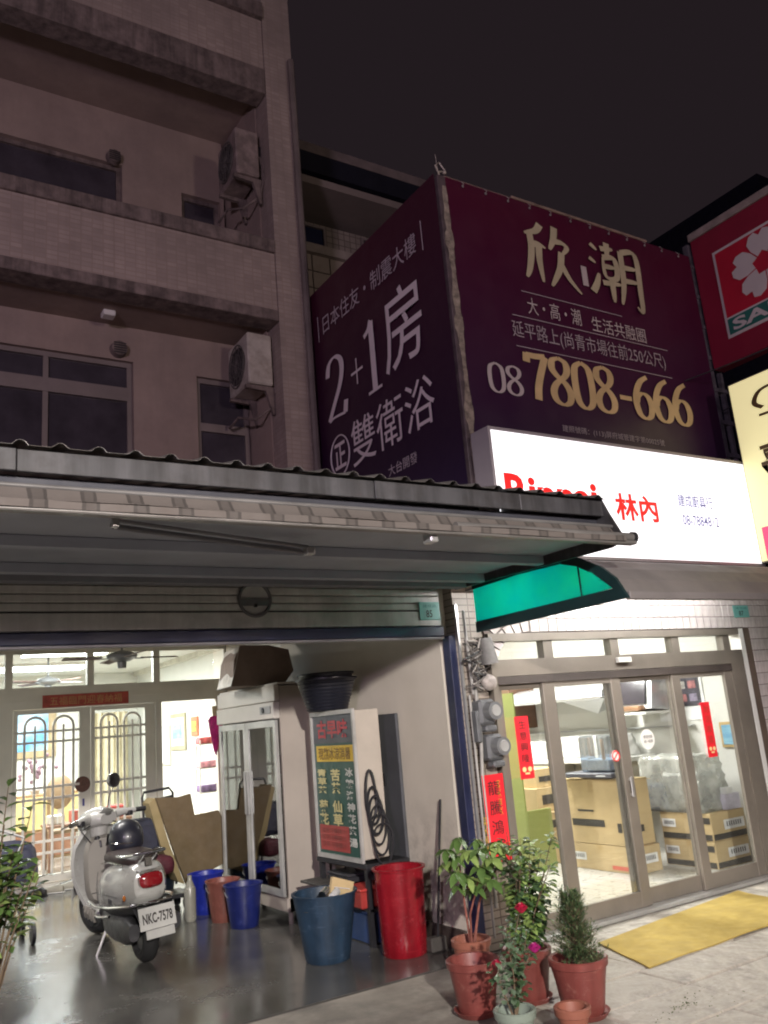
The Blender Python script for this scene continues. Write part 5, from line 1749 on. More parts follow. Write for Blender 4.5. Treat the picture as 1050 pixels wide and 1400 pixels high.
bx('top_panel', M('menu_dark', (0.06, 0.065, 0.08), 0.35), MX - 0.004, MX - 0.001, 6.18, 6.88, 1.52, 1.745, mb)
bx('yellow_panel', M('menu_yellow', (0.60, 0.40, 0.03), 0.4), MX - 0.004, MX - 0.001, 6.20, 6.84, 1.37, 1.50, mb)
bx('red_panel', M('menu_red', (0.33, 0.05, 0.045), 0.4), MX - 0.004, MX - 0.001, 6.36, 6.86, 0.66, 0.86, mb)


def mtext(body, y0, y1, z0, z1, mat, bold=0.01):
    text(body, (MX - 0.005, y0, z0), (0, y1 - y0, 0), (0, 0, z1 - z0), mb, mat, bold)


MR = M('menu_red_print', (0.45, 0.05, 0.06), 0.5)
MY = M('menu_cream_print', (0.52, 0.46, 0.22), 0.5)
mtext('古早味', 6.80, 6.26, 1.56, 1.71, MR, 0.03)
mtext('現熬冰涼消暑', 6.80, 6.24, 1.385, 1.485, M('menu_brown_print', (0.18, 0.10, 0.02), 0.5))
for (y, cs_, z) in ((6.84, '青草茶', 1.32), (6.60, '苦茶', 1.32), (6.84, '菊花', 1.07), (6.60, '仙草', 1.07)):
    hgt = 0.21
    for k, c in enumerate(cs_):
        q = hgt / len(cs_)
        mtext(c, y, y - 0.16, z - (k + 1) * q, z - k * q - 0.01, MY, 0.03)
for k, c in enumerate('冰糖洛神花茶湯'):
    mtext(c, 6.35, 6.22, 1.25 - k * 0.09, 1.32 - k * 0.09, M('menu_white_print', (0.5, 0.5, 0.46), 0.5), 0.03)
for k in range(3):
    mtext('甘蔗汁檸檬汁', 6.82, 6.40, 0.80 - k * 0.055, 0.84 - k * 0.055, M('menu_dim_print', (0.22, 0.06, 0.05), 0.5), 0.0)
cd = thing('cable_coil', 'black cable coiled over the near corner of the menu light box', 'cable', (3.6, 6.14, 0.7))
tb1 = B()
for k in range(6):
    h0 = 0.24 - 0.02 * k
    tb1.tube([(3.60 + (0.048 + 0.008 * k) * math.cos(t) + 0.012 * k, 6.125 - 0.008 * k, 1.05 - 0.055 * k + (h0 if math.sin(t) > 0 else 0.12 + 0.03 * k) * math.sin(t) * (0.75 if k else 1)) for t in [j * math.pi / 14 for j in range(29)]], 0.009 if k > 2 else 0.012, 6)
tb1.build('coil', BLACK, cd, smooth=True)
# stand under it
sd = thing('dark_stand', 'low dark metal stand crowded with odds and ends under the menu light box', 'stand', (3.7, 6.5, 0))
bx('top', BLACK, 3.50, 3.90, 6.1, 6.95, 0.555, 0.595, sd, 0.006)
for (x, y) in ((3.53, 6.14), (3.86, 6.14), (3.53, 6.9), (3.86, 6.9)):
    bx('leg', BLACK, x - 0.02, x + 0.02, y - 0.02, y + 0.02, 0, 0.554, sd)
bx('shelf', BLACK, 3.52, 3.88, 6.12, 6.92, 0.25, 0.27, sd)
bx('board', M('dark_board', (0.05, 0.045, 0.04), 0.7), 3.36, 3.7, 6.5, 7.0, 0.40, 0.42, sd, 0.004)
odd = [('toolbox', 'black toolbox under the menu light box', (0.03, 0.03, 0.035), (3.55, 3.8, 6.5, 6.85, 0.275, 0.46)), ('toolbox', 'red toolbox behind the teal bin', (0.35, 0.04, 0.035), (3.46, 3.78, 6.15, 6.42, 0.275, 0.40)), ('crate', 'blue crate on the floor under the stand', (0.03, 0.06, 0.16), (3.55, 3.82, 6.2, 6.6, 0.0, 0.22)), ('crate', 'grey crate on the floor behind the blue crate', (0.12, 0.12, 0.12), (3.55, 3.8, 6.65, 6.88, 0.0, 0.2))]
for (nm, lab, c, q) in odd:
    t = thing(nm, lab, nm, ((q[0] + q[1]) / 2, (q[2] + q[3]) / 2, q[4]))
    bx('body', M(lab[:12], c, 0.4, var=0.2), *q, t, 0.01)
    bx('lid', M(lab[:11] + 'l', tuple(x * 1.5 for x in c), 0.4), q[0] - 0.008, q[1] + 0.008, q[2] - 0.008, q[3] + 0.008, q[5] + 0.001, q[5] + 0.02, t, 0.004)
    B().tube([((q[0] + q[1]) / 2, q[2] + 0.08, q[5] + 0.02), ((q[0] + q[1]) / 2, q[2] + 0.09, q[5] + 0.06), ((q[0] + q[1]) / 2, q[3] - 0.09, q[5] + 0.06), ((q[0] + q[1]) / 2, q[3] - 0.08, q[5] + 0.02)], 0.008, 6).build('handle', CHROME, t)
# stacked black tubs on it
for k, (h, lab) in enumerate(((0.0, 'outer black ribbed tub at the bottom of the nest on the menu light box'), (0.05, 'inner black tub nested in the top of the ribbed tub'))):
    z = 1.79 + h
    pr = [(0.17, 0.0)]
    r = 0.175
    for j in range(9):
        zz = 0.01 + j * 0.027
        rr = 0.175 + zz * 0.32
        pr += [(rr, zz), (rr + 0.006, zz + 0.006), (rr, zz + 0.013)]
    pr += [(0.262, 0.26), (0.275, 0.262), (0.275, 0.275), (0.255, 0.276), (0.245, 0.22), (0.17, 0.02)]
    if k == 1:
        pr = [(0.15, 0.02), (0.20, 0.10), (0.235, 0.255), (0.25, 0.258), (0.25, 0.27), (0.235, 0.268), (0.19, 0.1), (0.14, 0.04)]
    t = B()
    t.lathe((3.57, 6.70, z), pr, 32, sq=1.0)
    t.build('plastic_tub', M('tub_black', (0.012, 0.013, 0.02), 0.38, var=0.2), smooth=True, label=lab, cat='tub', group='nested black tubs')

# ------------------------------------------------------------------ bins and buckets on the garage floor
def bucket(x, y, r0, r1, h, col, lab, name='bucket', cat='bucket', rim=0.012, handle=True, rough=0.35, ribs=0, fill=None, z=0.0):
    t = thing(name, lab, cat, (x, y, z))
    pr = [(r0 * 0.96, 0), (r0, 0.012)]
    n = 6
    for k in range(1, n + 1):
        f_ = k / n
        rr = r0 + (r1 - r0) * f_
        pr.append((rr, 0.012 + (h - 0.03) * f_))
        if ribs and k % 2 == 0 and k < n:
            pr += [(rr + 0.004, 0.016 + (h - 0.03) * f_), (rr + 0.004, 0.026 + (h - 0.03) * f_), (rr, 0.03 + (h - 0.03) * f_)]
    pr += [(r1 + rim, h - 0.016), (r1 + rim + 0.002, h - 0.002), (r1 + rim * 0.5, h), (r1 - 0.008, h - 0.006), (r0 - 0.01, 0.03)]
    B().lathe((x, y, z), pr, 36).build('body', M(lab[:16], col, rough, var=0.18, vscale=5, bump=0.05, bscale=20, scuff=tuple(min(1, c * 1.6 + 0.04) for c in col), streak=0.35), t, smooth=True)
    if handle:
        hb_ = B()
        hb_.tube([(x + (r1 + rim) * math.cos(a), y + (r1 + rim) * 0.25 * math.sin(a) - 0.05 * math.sin(a) * 0 - r1 * 0.3 * math.sin(a), z + h - 0.05 - 0.10 * math.sin(a)) for a in [math.pi * k / 12 for k in range(13)]], 0.004, 5)
        hb_.build('handle', STEEL, t)
    if fill:
        bf = B()
        bf.lathe((x, y, z), [(0.02, h * 0.7), (r1 * 0.93, h * 0.78), (r1 * 0.5, h * 0.86), (0.02, h * 0.82)], 14, wob=0.06)
        bf.build('contents', M(lab[:9] + 'fill', fill, 0.7, var=0.5, vscale=15), t)
    return t


bucket(3.13, 6.12, 0.165, 0.235, 0.47, (0.016, 0.038, 0.07), 'slate blue waste bin full of cans and cartons at the garage mouth', 'waste_bin', 'bin', rough=0.5, handle=False, fill=(0.06, 0.06, 0.06))
bucket(3.60, 5.80, 0.165, 0.185, 0.60, (0.25, 0.008, 0.016), 'tall glossy red barrel beside the garage wall', 'barrel', 'barrel', rim=0.016, rough=0.25, handle=False, fill=(0.25, 0.01, 0.01))
bucket(3.14, 7.72, 0.125, 0.165, 0.36, (0.012, 0.02, 0.13), 'dark blue bucket in front of the fridge door, nearest the street', fill=(0.25, 0.2, 0.18))
bucket(3.10, 8.12, 0.11, 0.15, 0.36, (0.22, 0.075, 0.06), 'salmon pink bucket partly behind the dark blue one', fill=(0.4, 0.2, 0.15))
bucket(3.12, 8.62, 0.12, 0.165, 0.37, (0.012, 0.025, 0.30), 'bright blue bucket behind the salmon pink one', fill=(0.02, 0.02, 0.2))
bucket(2.92, 9.5, 0.14, 0.18, 0.38, (0.012, 0.02, 0.035), 'near black tub beneath the leaning cardboard', 'plastic_tub', 'tub', handle=False)
# rubbish in the bin
random.seed(13)
rub = [('drink_can', 'shiny silver can lying on top of the slate blue bin', 'can', (3.06, 6.02, 0.46), (0.7, 0.7, 0.7), 1), ('drink_can', 'white can lying on top of the slate blue bin beside the carton', 'can', (3.13, 5.99, 0.44), (0.6, 0.6, 0.6), 0)]
for (nm, lab, cat, p, c, mt) in rub:
    t = thing(nm, lab, cat, p)
    p = Vector(p)
    q = p + Vector((0.07, 0.06, 0.02))
    B().cone(p, q, 0.03, n=16).build('can', M(lab[:10], c, 0.2, float(mt)), t, smooth=True)
    B().cone(q, q + (q - p).normalized() * 0.006, 0.025, n=14).build('lid', CHROME, t)
t = thing('torn_carton', 'torn tan cardboard carton sticking up out of the slate blue bin', 'carton', (3.2, 6.1, 0.38))
B().box(-0.09, 0.1, -0.03, 0.0, 0, 0.16, m=Matrix.Translation((3.22, 6.08, 0.38)) @ Matrix.Rotation(0.35, 4, 'Y') @ Matrix.Rotation(-0.2, 4, 'X')).build('panel', CARD, t)
B().box(-0.06, 0.07, 0.0, 0.1, 0.1, 0.104, m=Matrix.Translation((3.22, 6.05, 0.38)) @ Matrix.Rotation(0.25, 4, 'Y')).build('flap', LABELW, t)
# translucent bottle catching light
bt_ = B()
bt_.lathe((2.88, 8.4, 0), [(0.045, 0), (0.055, 0.03), (0.055, 0.28), (0.03, 0.34), (0.02, 0.36), (0.02, 0.4)], 16)
bt_.build('plastic_bottle', M('cloudy_bottle', (0.45, 0.44, 0.38), 0.25, var=0.2, trans=0.4), smooth=True, label='cloudy plastic bottle standing between the black tub and the bright blue bucket', cat='bottle')

# folding trolley and leaning cardboard
tr = thing('hand_trolley', 'small hand trolley with a black tubular handle behind the scooter', 'trolley', (2.9, 9.4, 0))
tr1 = B()
tr1.tube([(2.78, 9.35, 0.2), (2.70, 9.3, 1.10), (2.72, 9.3, 1.15), (2.98, 9.28, 1.17), (3.02, 9.28, 1.12), (3.06, 9.35, 0.2)], 0.013, 8)
tr1.tube([(2.71, 9.26, 1.04), (3.0, 9.24, 1.08)], 0.02, 8)
tr1.build('handle', BLACK, tr, smooth=True)
bx('platform', BLACK, 2.74, 3.1, 8.95, 9.34, 0.12, 0.16, tr, 0.01)
for (x, y) in ((2.78, 9.0), (3.05, 9.0), (2.78, 9.3), (3.05, 9.3)):
    B().cone((x - 0.02, y, 0.06), (x + 0.02, y, 0.06), 0.06, n=14).build('wheel', BLACK, tr)
CBR = M('leaning_cardboard_tan', (0.125, 0.09, 0.048), 0.85, var=0.12, vscale=5, bump=0.2, bscale=16)
lc = thing('leaning_carton', 'big broken tan carton leaning over the black tub behind the scooter', 'carton', (3.1, 9.2, 0.3))
pts_ = [(2.76, 1.10), (3.00, 1.08), (3.12, 1.10), (3.16, 0.88), (3.42, 0.90), (3.56, 0.62), (3.62, 0.42), (3.30, 0.32), (3.06, 0.22), (2.92, 0.60)]
cbb = B()
cbb.prism(pts_, 'Y', 9.0, 9.06)
cbb.build('panel', CBR, lc)
B().prism([(2.765, 1.095), (2.915, 0.60), (3.055, 0.225), (2.99, 0.26), (2.82, 0.62), (2.70, 1.05)], 'Y', 9.061, 9.32).build('side_panel', M('leaning_cardboard_pale', (0.28, 0.22, 0.11), 0.8, var=0.1, vscale=5), lc)
rbg = B()
rbg.box(2.70, 2.92, 8.9, 9.2, 0.36, 0.54, 0.07, seg=3)
rbg.build('maroon_bag', M('maroon_cloth', (0.06, 0.006, 0.014), 0.7, var=0.3, vscale=9), label='maroon cloth bag squeezed between the scooter and the leaning carton', cat='bag')
rbg = B()
rbg.box(2.55, 2.85, 9.1, 9.4, 0.55, 0.9, 0.06, seg=2)
rbg.build('dark_bag', M('dark_bag_cloth', (0.015, 0.017, 0.035), 0.6, var=0.3, vscale=9), label='dark bag hanging in front of the hand trolley handle', cat='bag')

# shoes by the gate
random.seed(2)
for k, (x, y, c, lab) in enumerate(((2.05, 11.45, (0.02, 0.02, 0.02), 'black slipper nearest the left shrub by the gate'), (2.25, 11.5, (0.35, 0.33, 0.28), 'pale canvas shoe left of the pair by the gate'), (2.42, 11.6, (0.4, 0.38, 0.33), 'pale canvas shoe right of the pair by the gate'), (2.5, 11.75, (0.03, 0.03, 0.03), 'black shoe close against the gate foot'))):
    t = thing('shoe', lab, 'shoe', (x, y, 0), R_(50 + 10 * k), 'shoes lying in front of the gate')
    B().loft([(-0.13, 0.04, 0.03, 0.035), (-0.08, 0.055, 0.04, 0.05), (0.0, 0.045, 0.04, 0.04), (0.1, 0.035, 0.048, 0.03), (0.15, 0.03, 0.02, 0.02)], 14).build('upper', M('shoe%d' % k, c, 0.6), t, smooth=True, local=True)
    B().loft([(-0.14, 0.008, 0.035, 0.008), (0.0, 0.008, 0.045, 0.008), (0.12, 0.008, 0.05, 0.008), (0.16, 0.008, 0.02, 0.008)], 14).build('sole', LABELW if k in (1, 2) else BLACK, t, local=True)

# ------------------------------------------------------------------ scooter (local: +y forward, rear wheel y -0.66, front wheel y 0.74)
scr = thing('scooter', 'cream retro scooter with a chrome rack and red tail light parked in the garage', 'scooter', (2.11, 7.90, 0), R_(0.5), tilt=R_(-3.5))
CRM = M('cream_enamel', (0.36, 0.36, 0.345), 0.25, var=0.06, coat=0.6, scuff=(0.22, 0.2, 0.18))
CRI = M('cream_plastic', (0.25, 0.235, 0.21), 0.45, var=0.05)
TYR = M('tyre_rubber', (0.012, 0.012, 0.013), 0.75, var=0.2)


def SB(b, name, mat, parent=scr, **kw):
    return b.build(name, mat, parent, local=True, **kw)


def wheel(y, yaw, r=0.235, w=0.055):
    b = B()
    prof_ = []
    n = 32
    rot = Matrix.Translation((0, y, r)) @ Matrix.Rotation(yaw, 4, 'Z')
    rings = []
    for k in range(n):
        a = 2 * math.pi * k / n
        ring = []
        for j in range(10):
            t = 2 * math.pi * j / 10
            rr = (r - w) + w * math.cos(t)
            ring.append(b.bm.verts.new(rot @ Vector((w * 1.15 * math.sin(t), rr * math.cos(a), rr * math.sin(a)))))
        rings.append(ring)
    for k in range(n):
        A, C = rings[k], rings[(k + 1) % n]
        for j in range(10):
            b.bm.faces.new((A[j], A[(j + 1) % 10], C[(j + 1) % 10], C[j]))
    wh = SB(b, 'wheel', TYR, smooth=True)
    q = B()
    q.cone(rot @ Vector((-0.035, 0, 0)), rot @ Vector((0.035, 0, 0)), r - w * 1.7, n=24)
    q.cone(rot @ Vector((-0.06, 0, 0)), rot @ Vector((0.06, 0, 0)), 0.035, n=14)
    SB(q, 'rim', M('dark_alloy', (0.16, 0.16, 0.165), 0.35, 0.7), wh, smooth=True)


YAW = R_(20)
wheel(-0.66, 0)
wheel(0.76, YAW)
# rear cowl
SB(B().loft([(-0.93, 0.59, 0.05, 0.06), (-0.90, 0.595, 0.12, 0.12), (-0.82, 0.595, 0.155, 0.16), (-0.68, 0.585, 0.19, 0.18), (-0.50, 0.565, 0.215, 0.19), (-0.30, 0.54, 0.215, 0.19), (-0.12, 0.50, 0.19, 0.19), (0.02, 0.46, 0.17, 0.17), (0.08, 0.40, 0.15, 0.10)], 28, 2.6), 'rear_body', CRM, smooth=True)
SB(B().loft([(-0.86, 0.44, 0.10, 0.05), (-0.6, 0.42, 0.15, 0.09), (-0.3, 0.38, 0.17, 0.1), (0.0, 0.33, 0.17, 0.07)], 20, 3), 'underbody', M('underbody_black', (0.02, 0.02, 0.022), 0.5), smooth=True)
# swing arm / engine on the left, silencer on the right
SB(B().loft([(-0.82, 0.26, 0.04, 0.06, -0.12), (-0.70, 0.26, 0.06, 0.10, -0.12), (-0.4, 0.25, 0.07, 0.10, -0.12), (-0.15, 0.27, 0.07, 0.11, -0.11), (0.0, 0.3, 0.05, 0.06, -0.1)], 16, 3), 'engine_case', M('engine_dark', (0.055, 0.055, 0.06), 0.4, 0.5, var=0.3, vscale=9), smooth=True)
SB(B().loft([(-0.95, 0.30, 0.045, 0.05, 0.16), (-0.9, 0.30, 0.06, 0.065, 0.16), (-0.55, 0.25, 0.06, 0.065, 0.16), (-0.45, 0.23, 0.03, 0.03, 0.16)], 14), 'silencer', M('silencer_dark', (0.05, 0.05, 0.055), 0.35, 0.6), smooth=True)
# floor board with ribs
SB(B().box(-0.19, 0.19, 0.0, 0.50, 0.27, 0.335, 0.025, seg=2), 'floorboard', CRM, smooth=True)
for k in range(4):
    SB(B().tube([(-0.205 + k * 0.0, 0.02 + k * 0.09, 0.345), (-0.215, 0.03 + k * 0.09, 0.30), (-0.19, 0.08 + k * 0.1, 0.24)], 0.013, 6), 'side_rib', CRI, smooth=True)
SB(B().loft([(0.0, 0.25, 0.12, 0.05), (0.45, 0.25, 0.12, 0.05)], 14), 'frame_tunnel', BLACK)
# leg shield
ls_ = B()


def shield(u, v):
    w = [0.17, 0.23, 0.265, 0.265, 0.24, 0.17][min(5, int(v * 5))]
    i = min(4, int(v * 5))
    tt = v * 5 - i
    W_ = [0.18, 0.235, 0.27, 0.27, 0.245, 0.15]
    w = W_[i] * (1 - tt) + W_[i + 1] * tt
    s = 2 * u - 1
    return (w * s, 0.50 + 0.10 * v - 0.12 * s * s * (0.6 + 0.4 * v) + 0.05 * math.sin(v * 3.1), 0.29 + 0.66 * v)


ls_.grid(shield, 16, 14)
ls_.thicken(0.035)
SB(ls_, 'leg_shield', CRM, smooth=True)
SB(B().loft([(0.33, 0.60, 0.16, 0.26), (0.40, 0.60, 0.185, 0.285), (0.50, 0.60, 0.15, 0.28)], 22, 3.5), 'glove_box', CRI, smooth=True)
SB(B().box(-0.15, 0.15, 0.322, 0.33, 0.42, 0.425), 'glove_box_seam', BLACK)
for (x, z) in ((-0.06, 0.86), (0.09, 0.83)):
    hk = B()
    hk.sphere((x, 0.36, z), 0.028, u=10, v=8)
    hk.tube([(x, 0.36, z), (x + 0.015, 0.33, z - 0.02), (x + 0.02, 0.33, z - 0.07)], 0.01, 6)
    SB(hk, 'bag_hook', BLACK, smooth=True)
# front mudguard and fork, steered
st = Matrix.Translation((0, 0.72, 0)) @ Matrix.Rotation(YAW, 4, 'Z') @ Matrix.Translation((0, -0.72, 0))
mg = B()
mg.grid(lambda u, v: st @ Vector(((v - 0.5) * 0.2 * (1 - 0.3 * abs(2 * u - 1)), 0.76 + 0.285 * math.cos(0.25 + u * 2.5) * 1.0, 0.235 + 0.285 * math.sin(0.25 + u * 2.5) + 0.03 * (1 - (2 * v - 1) ** 2))), 18, 8)
mg.thicken(0.012)
SB(mg, 'front_mudguard', CRM, smooth=True)
fk = B()
fk.cone(st @ Vector((-0.08, 0.76, 0.235)), st @ Vector((-0.06, 0.66, 0.6)), 0.02)
fk.cone(st @ Vector((-0.085, 0.76, 0.235)), st @ Vector((0.04, 0.76, 0.235)), 0.018)
SB(fk, 'fork', STEEL)
# headset
hs = Matrix.Translation((0, 0.50, 1.0)) @ Matrix.Rotation(YAW * 1.25, 4, 'Z')
h_ = B()
h_.loft([(-0.13, 0.02, 0.09, 0.05), (-0.08, 0.03, 0.14, 0.075), (0.0, 0.03, 0.155, 0.09), (0.10, 0.01, 0.13, 0.095), (0.18, -0.01, 0.10, 0.085), (0.20, -0.01, 0.06, 0.05)], 22, 2.3)
h_.tube([(-0.33, -0.11, 0.035), (-0.22, -0.06, 0.04), (-0.1, -0.01, 0.03)], [0.022, 0.034, 0.05], 12)
h_.tube([(0.33, -0.11, 0.035), (0.22, -0.06, 0.04), (0.1, -0.01, 0.03)], [0.022, 0.034, 0.05], 12)
h_.tube([(0, 0.02, -0.16), (0, 0.01, 0.0)], [0.07, 0.09], 14)
bmesh.ops.transform(h_.bm, matrix=hs, verts=h_.bm.verts)
SB(h_, 'handlebar_cowl', CRM, smooth=True)
d_ = B()
d_.sphere((0, -0.09, 0.065), 0.085, 1.0, 0.55, 0.5, u=18, v=10, m=Matrix.Rotation(R_(35), 4, 'X'))
bmesh.ops.transform(d_.bm, matrix=hs, verts=d_.bm.verts)
SB(d_, 'speedometer', M('speedo_grey', (0.10, 0.10, 0.095), 0.2, coat=0.8), smooth=True)
for s in (-1, 1):
    g_ = B()
    g_.tube([(s * 0.31, -0.10, 0.035), (s * 0.42, -0.145, 0.03)], 0.022, 10)
    bmesh.ops.transform(g_.bm, matrix=hs, verts=g_.bm.verts)
    gp = SB(g_, 'grip', CHROME if s < 0 else BLACK, smooth=True)
    v_ = B()
    v_.tube([(s * 0.27, -0.03, 0.02), (s * 0.32, 0.0, 0.015), (s * 0.45, -0.06, 0.01)], 0.009, 6)
    bmesh.ops.transform(v_.bm, matrix=hs, verts=v_.bm.verts)
    SB(v_, 'brake_lever', CHROME, smooth=True)
    q_ = B()
    q_.box(s * 0.27 - 0.025, s * 0.27 + 0.025, -0.12, -0.06, -0.005, 0.04, 0.006)
    bmesh.ops.transform(q_.bm, matrix=hs, verts=q_.bm.verts)
    SB(q_, 'switch_block', BLACK)
mi = B()
mi.tube([(0.10, 0.0, 0.08), (0.14, 0.02, 0.18), (0.20, 0.01, 0.28)], 0.007, 6)
bmesh.ops.transform(mi.bm, matrix=hs, verts=mi.bm.verts)
mo = SB(mi, 'mirror_stalk', CHROME, smooth=True)
mi = B()
mi.cone((0.20, 0.035, 0.33), (0.20, 0.0, 0.33), 0.062, 0.068, 24)
bmesh.ops.transform(mi.bm, matrix=hs, verts=mi.bm.verts)
mh = SB(mi, 'mirror', M('mirror_shell', (0.25, 0.25, 0.25), 0.2, 0.8), smooth=True)
mi = B()
mi.cone((0.20, -0.001, 0.33), (0.20, -0.004, 0.33), 0.056, n=24)
bmesh.ops.transform(mi.bm, matrix=hs, verts=mi.bm.verts)
SB(mi, 'mirror_glass', M('mirror_silver', (0.5, 0.5, 0.48), 0.15, 1.0, var=0.03), mh)
# seat
SEAT = M('seat_leather', (0.035, 0.022, 0.022), 0.42, var=0.2)
SB(B().loft([(-0.80, 0.76, 0.07, 0.025), (-0.74, 0.77, 0.13, 0.045), (-0.55, 0.775, 0.155, 0.05), (-0.35, 0.775, 0.15, 0.05), (-0.15, 0.755, 0.14, 0.055), (-0.02, 0.735, 0.11, 0.05), (0.04, 0.71, 0.05, 0.03)], 22, 2.6), 'seat', SEAT, smooth=True)
SB(B().tube([(-0.155, -0.74, 0.75), (-0.168, -0.4, 0.745), (-0.15, -0.1, 0.71), (0.0, 0.05, 0.69)], 0.006, 6), 'seat_trim', CHROME, smooth=True)
SB(B().box(-0.03, 0.03, -0.915, -0.90, 0.73, 0.80, 0.006), 'latch', CHROME)
# rack
rkx = B()
rkx.tube([(-0.15, -0.60, 0.805), (-0.165, -0.78, 0.815), (-0.12, -0.95, 0.835), (0.0, -1.0, 0.84), (0.12, -0.95, 0.835), (0.165, -0.78, 0.815), (0.15, -0.60, 0.805)], 0.012, 8)
rkx.tube([(-0.05, -0.80, 0.74), (-0.05, -0.985, 0.835)], 0.009, 6)
rkx.tube([(0.05, -0.80, 0.74), (0.05, -0.985, 0.835)], 0.009, 6)
rkx.tube([(-0.14, -0.85, 0.823), (0.14, -0.85, 0.823)], 0.009, 6)
SB(rkx, 'luggage_rack', CHROME, smooth=True)
# bumper tubes
bp_ = B()
bp_.tube([(-0.24, 0.03, 0.42), (-0.262, -0.3, 0.42), (-0.25, -0.65, 0.45), (-0.16, -0.90, 0.47), (0.0, -0.965, 0.475), (0.16, -0.90, 0.47), (0.25, -0.65, 0.45), (0.262, -0.3, 0.42)], 0.012, 8)
bp_.tube([(-0.2, 0.04, 0.30), (-0.24, -0.25, 0.33), (-0.22, -0.5, 0.36)], 0.011, 8)
SB(bp_, 'bumper_tube', CHROME, smooth=True)
tlp = SB(B().loft([(-0.975, 0.635, 0.065, 0.036), (-0.955, 0.635, 0.09, 0.055), (-0.86, 0.635, 0.095, 0.06)], 20, 3.2), 'tail_light', M('red_lens', (0.20, 0.008, 0.012), 0.12, var=0.1, coat=1.0), smooth=True)
SB(B().loft([(-0.94, 0.698, 0.085, 0.012), (-0.84, 0.70, 0.10, 0.012)], 14, 3), 'tail_light_hood', CHROME, tlp, smooth=True)
plm = Matrix.Translation((0.02, -0.99, 0.30)) @ Matrix.Rotation(R_(-14), 4, 'X')
SB(B().box(-0.14, 0.14, -0.004, 0.004, -0.01, 0.15, 0.003, m=plm), 'number_plate', M('plate_white', (0.38, 0.38, 0.37), 0.4), smooth=False)
SB(B().box(-0.10, 0.12, 0.0, 0.006, -0.075, -0.012, 0.003, m=plm), 'reflector_plate', M('plate_grey', (0.32, 0.32, 0.31), 0.4))
SB(B().box(-0.04, 0.04, 0.005, 0.12, 0.0, 0.08, m=plm), 'plate_bracket', BLACK)
SB(B().loft([(-0.93, 0.33, 0.10, 0.012), (-0.80, 0.46, 0.13, 0.012), (-0.62, 0.52, 0.13, 0.012)], 12, 4), 'rear_mudguard', BLACK, smooth=True)
mw_ = ROOT[scr]
OO = mw_ @ plm @ Vector((-0.115, -0.005, 0.03))
text('NKC-7578', OO, (mw_ @ plm).to_3x3() @ Vector((0.23, 0, 0)), (mw_ @ plm).to_3x3() @ Vector((0, 0, 0.075)), scr, INK, 0.03)
SB(B().tube([(-0.12, -0.15, 0.28), (-0.24, -0.12, 0.012)], 0.012, 8), 'side_stand', STEEL)
SB(B().tube([(-0.222, -0.20, 0.42), (-0.226, -0.18, 0.54), (-0.20, -0.16, 0.66)], 0.0025, 4), 'panel_seam', BLACK)
SB(B().tube([(-0.205, -0.70, 0.52), (-0.232, -0.45, 0.52), (-0.225, -0.22, 0.50)], 0.0025, 4), 'panel_seam', BLACK)
for (x, z) in ((-0.10, 0.98), (0.08, 0.99)):
    SB(B().tube([(x, 0.42, z), (x * 2.0, 0.34, z - 0.03), (x * 1.2, 0.36, z - 0.14)], 0.006, 6), 'cable', BLACK, smooth=True)
for k in range(3):
    SB(B().box(-0.232, -0.222, -0.62 + k * 0.03, -0.61 + k * 0.03, 0.46, 0.50), 'air_slot', BLACK)
SB(B().sphere((-0.19, -0.86, 0.53), 0.022, 0.6, 1, 1, u=12, v=8), 'reflector', M('amber_lens', (0.3, 0.1, 0.02), 0.2), smooth=True)
# helmet resting on the seat
hl = thing('helmet', 'black open face helmet resting on the scooter seat', 'helmet', (2.07, 7.66, 0.80))
hm = B()
hm.lathe((2.09, 7.68, 0.80), [(0.122, 0), (0.138, 0.03), (0.142, 0.09), (0.133, 0.15), (0.10, 0.205), (0.055, 0.232), (0.01, 0.24)], 28, sq=1.15)
hm.build('shell', M('helmet_black', (0.014, 0.015, 0.024), 0.42, coat=0.25, var=0.2, scuff=(0.05, 0.05, 0.06)), hl, smooth=True)
bz = B()
bz.tube([(2.09 + 0.145 * math.cos(a), 7.68 + 0.167 * math.sin(a), 0.87 + 0.01 * math.sin(a)) for a in [math.pi * 1.1 + k * 0.16 for k in range(9)]], 0.005, 6)
bz.build('trim', CHROME, hl, smooth=True)
vs_ = B()
vs_.grid(lambda u, v: (2.09 + (0.150 + 0.012 * v) * math.cos(R_(20 + 140 * u)), 7.68 + (0.172 + 0.03 * v) * math.sin(R_(20 + 140 * u)), 0.93 - 0.09 * v), 14, 4)
vs_.thicken(0.003)
vs_.build('visor', BLACK, hl, smooth=True)

# ------------------------------------------------------------------ plants
TC = M('terracotta_plastic', (0.20, 0.05, 0.042), 0.42, var=0.12, vscale=6, scuff=(0.30, 0.14, 0.11), streak=0.3)
TCO = M('orange_terracotta', (0.24, 0.085, 0.055), 0.55, var=0.12, vscale=6)
GRP = M('grey_green_glaze', (0.20, 0.24, 0.20), 0.35, var=0.15)


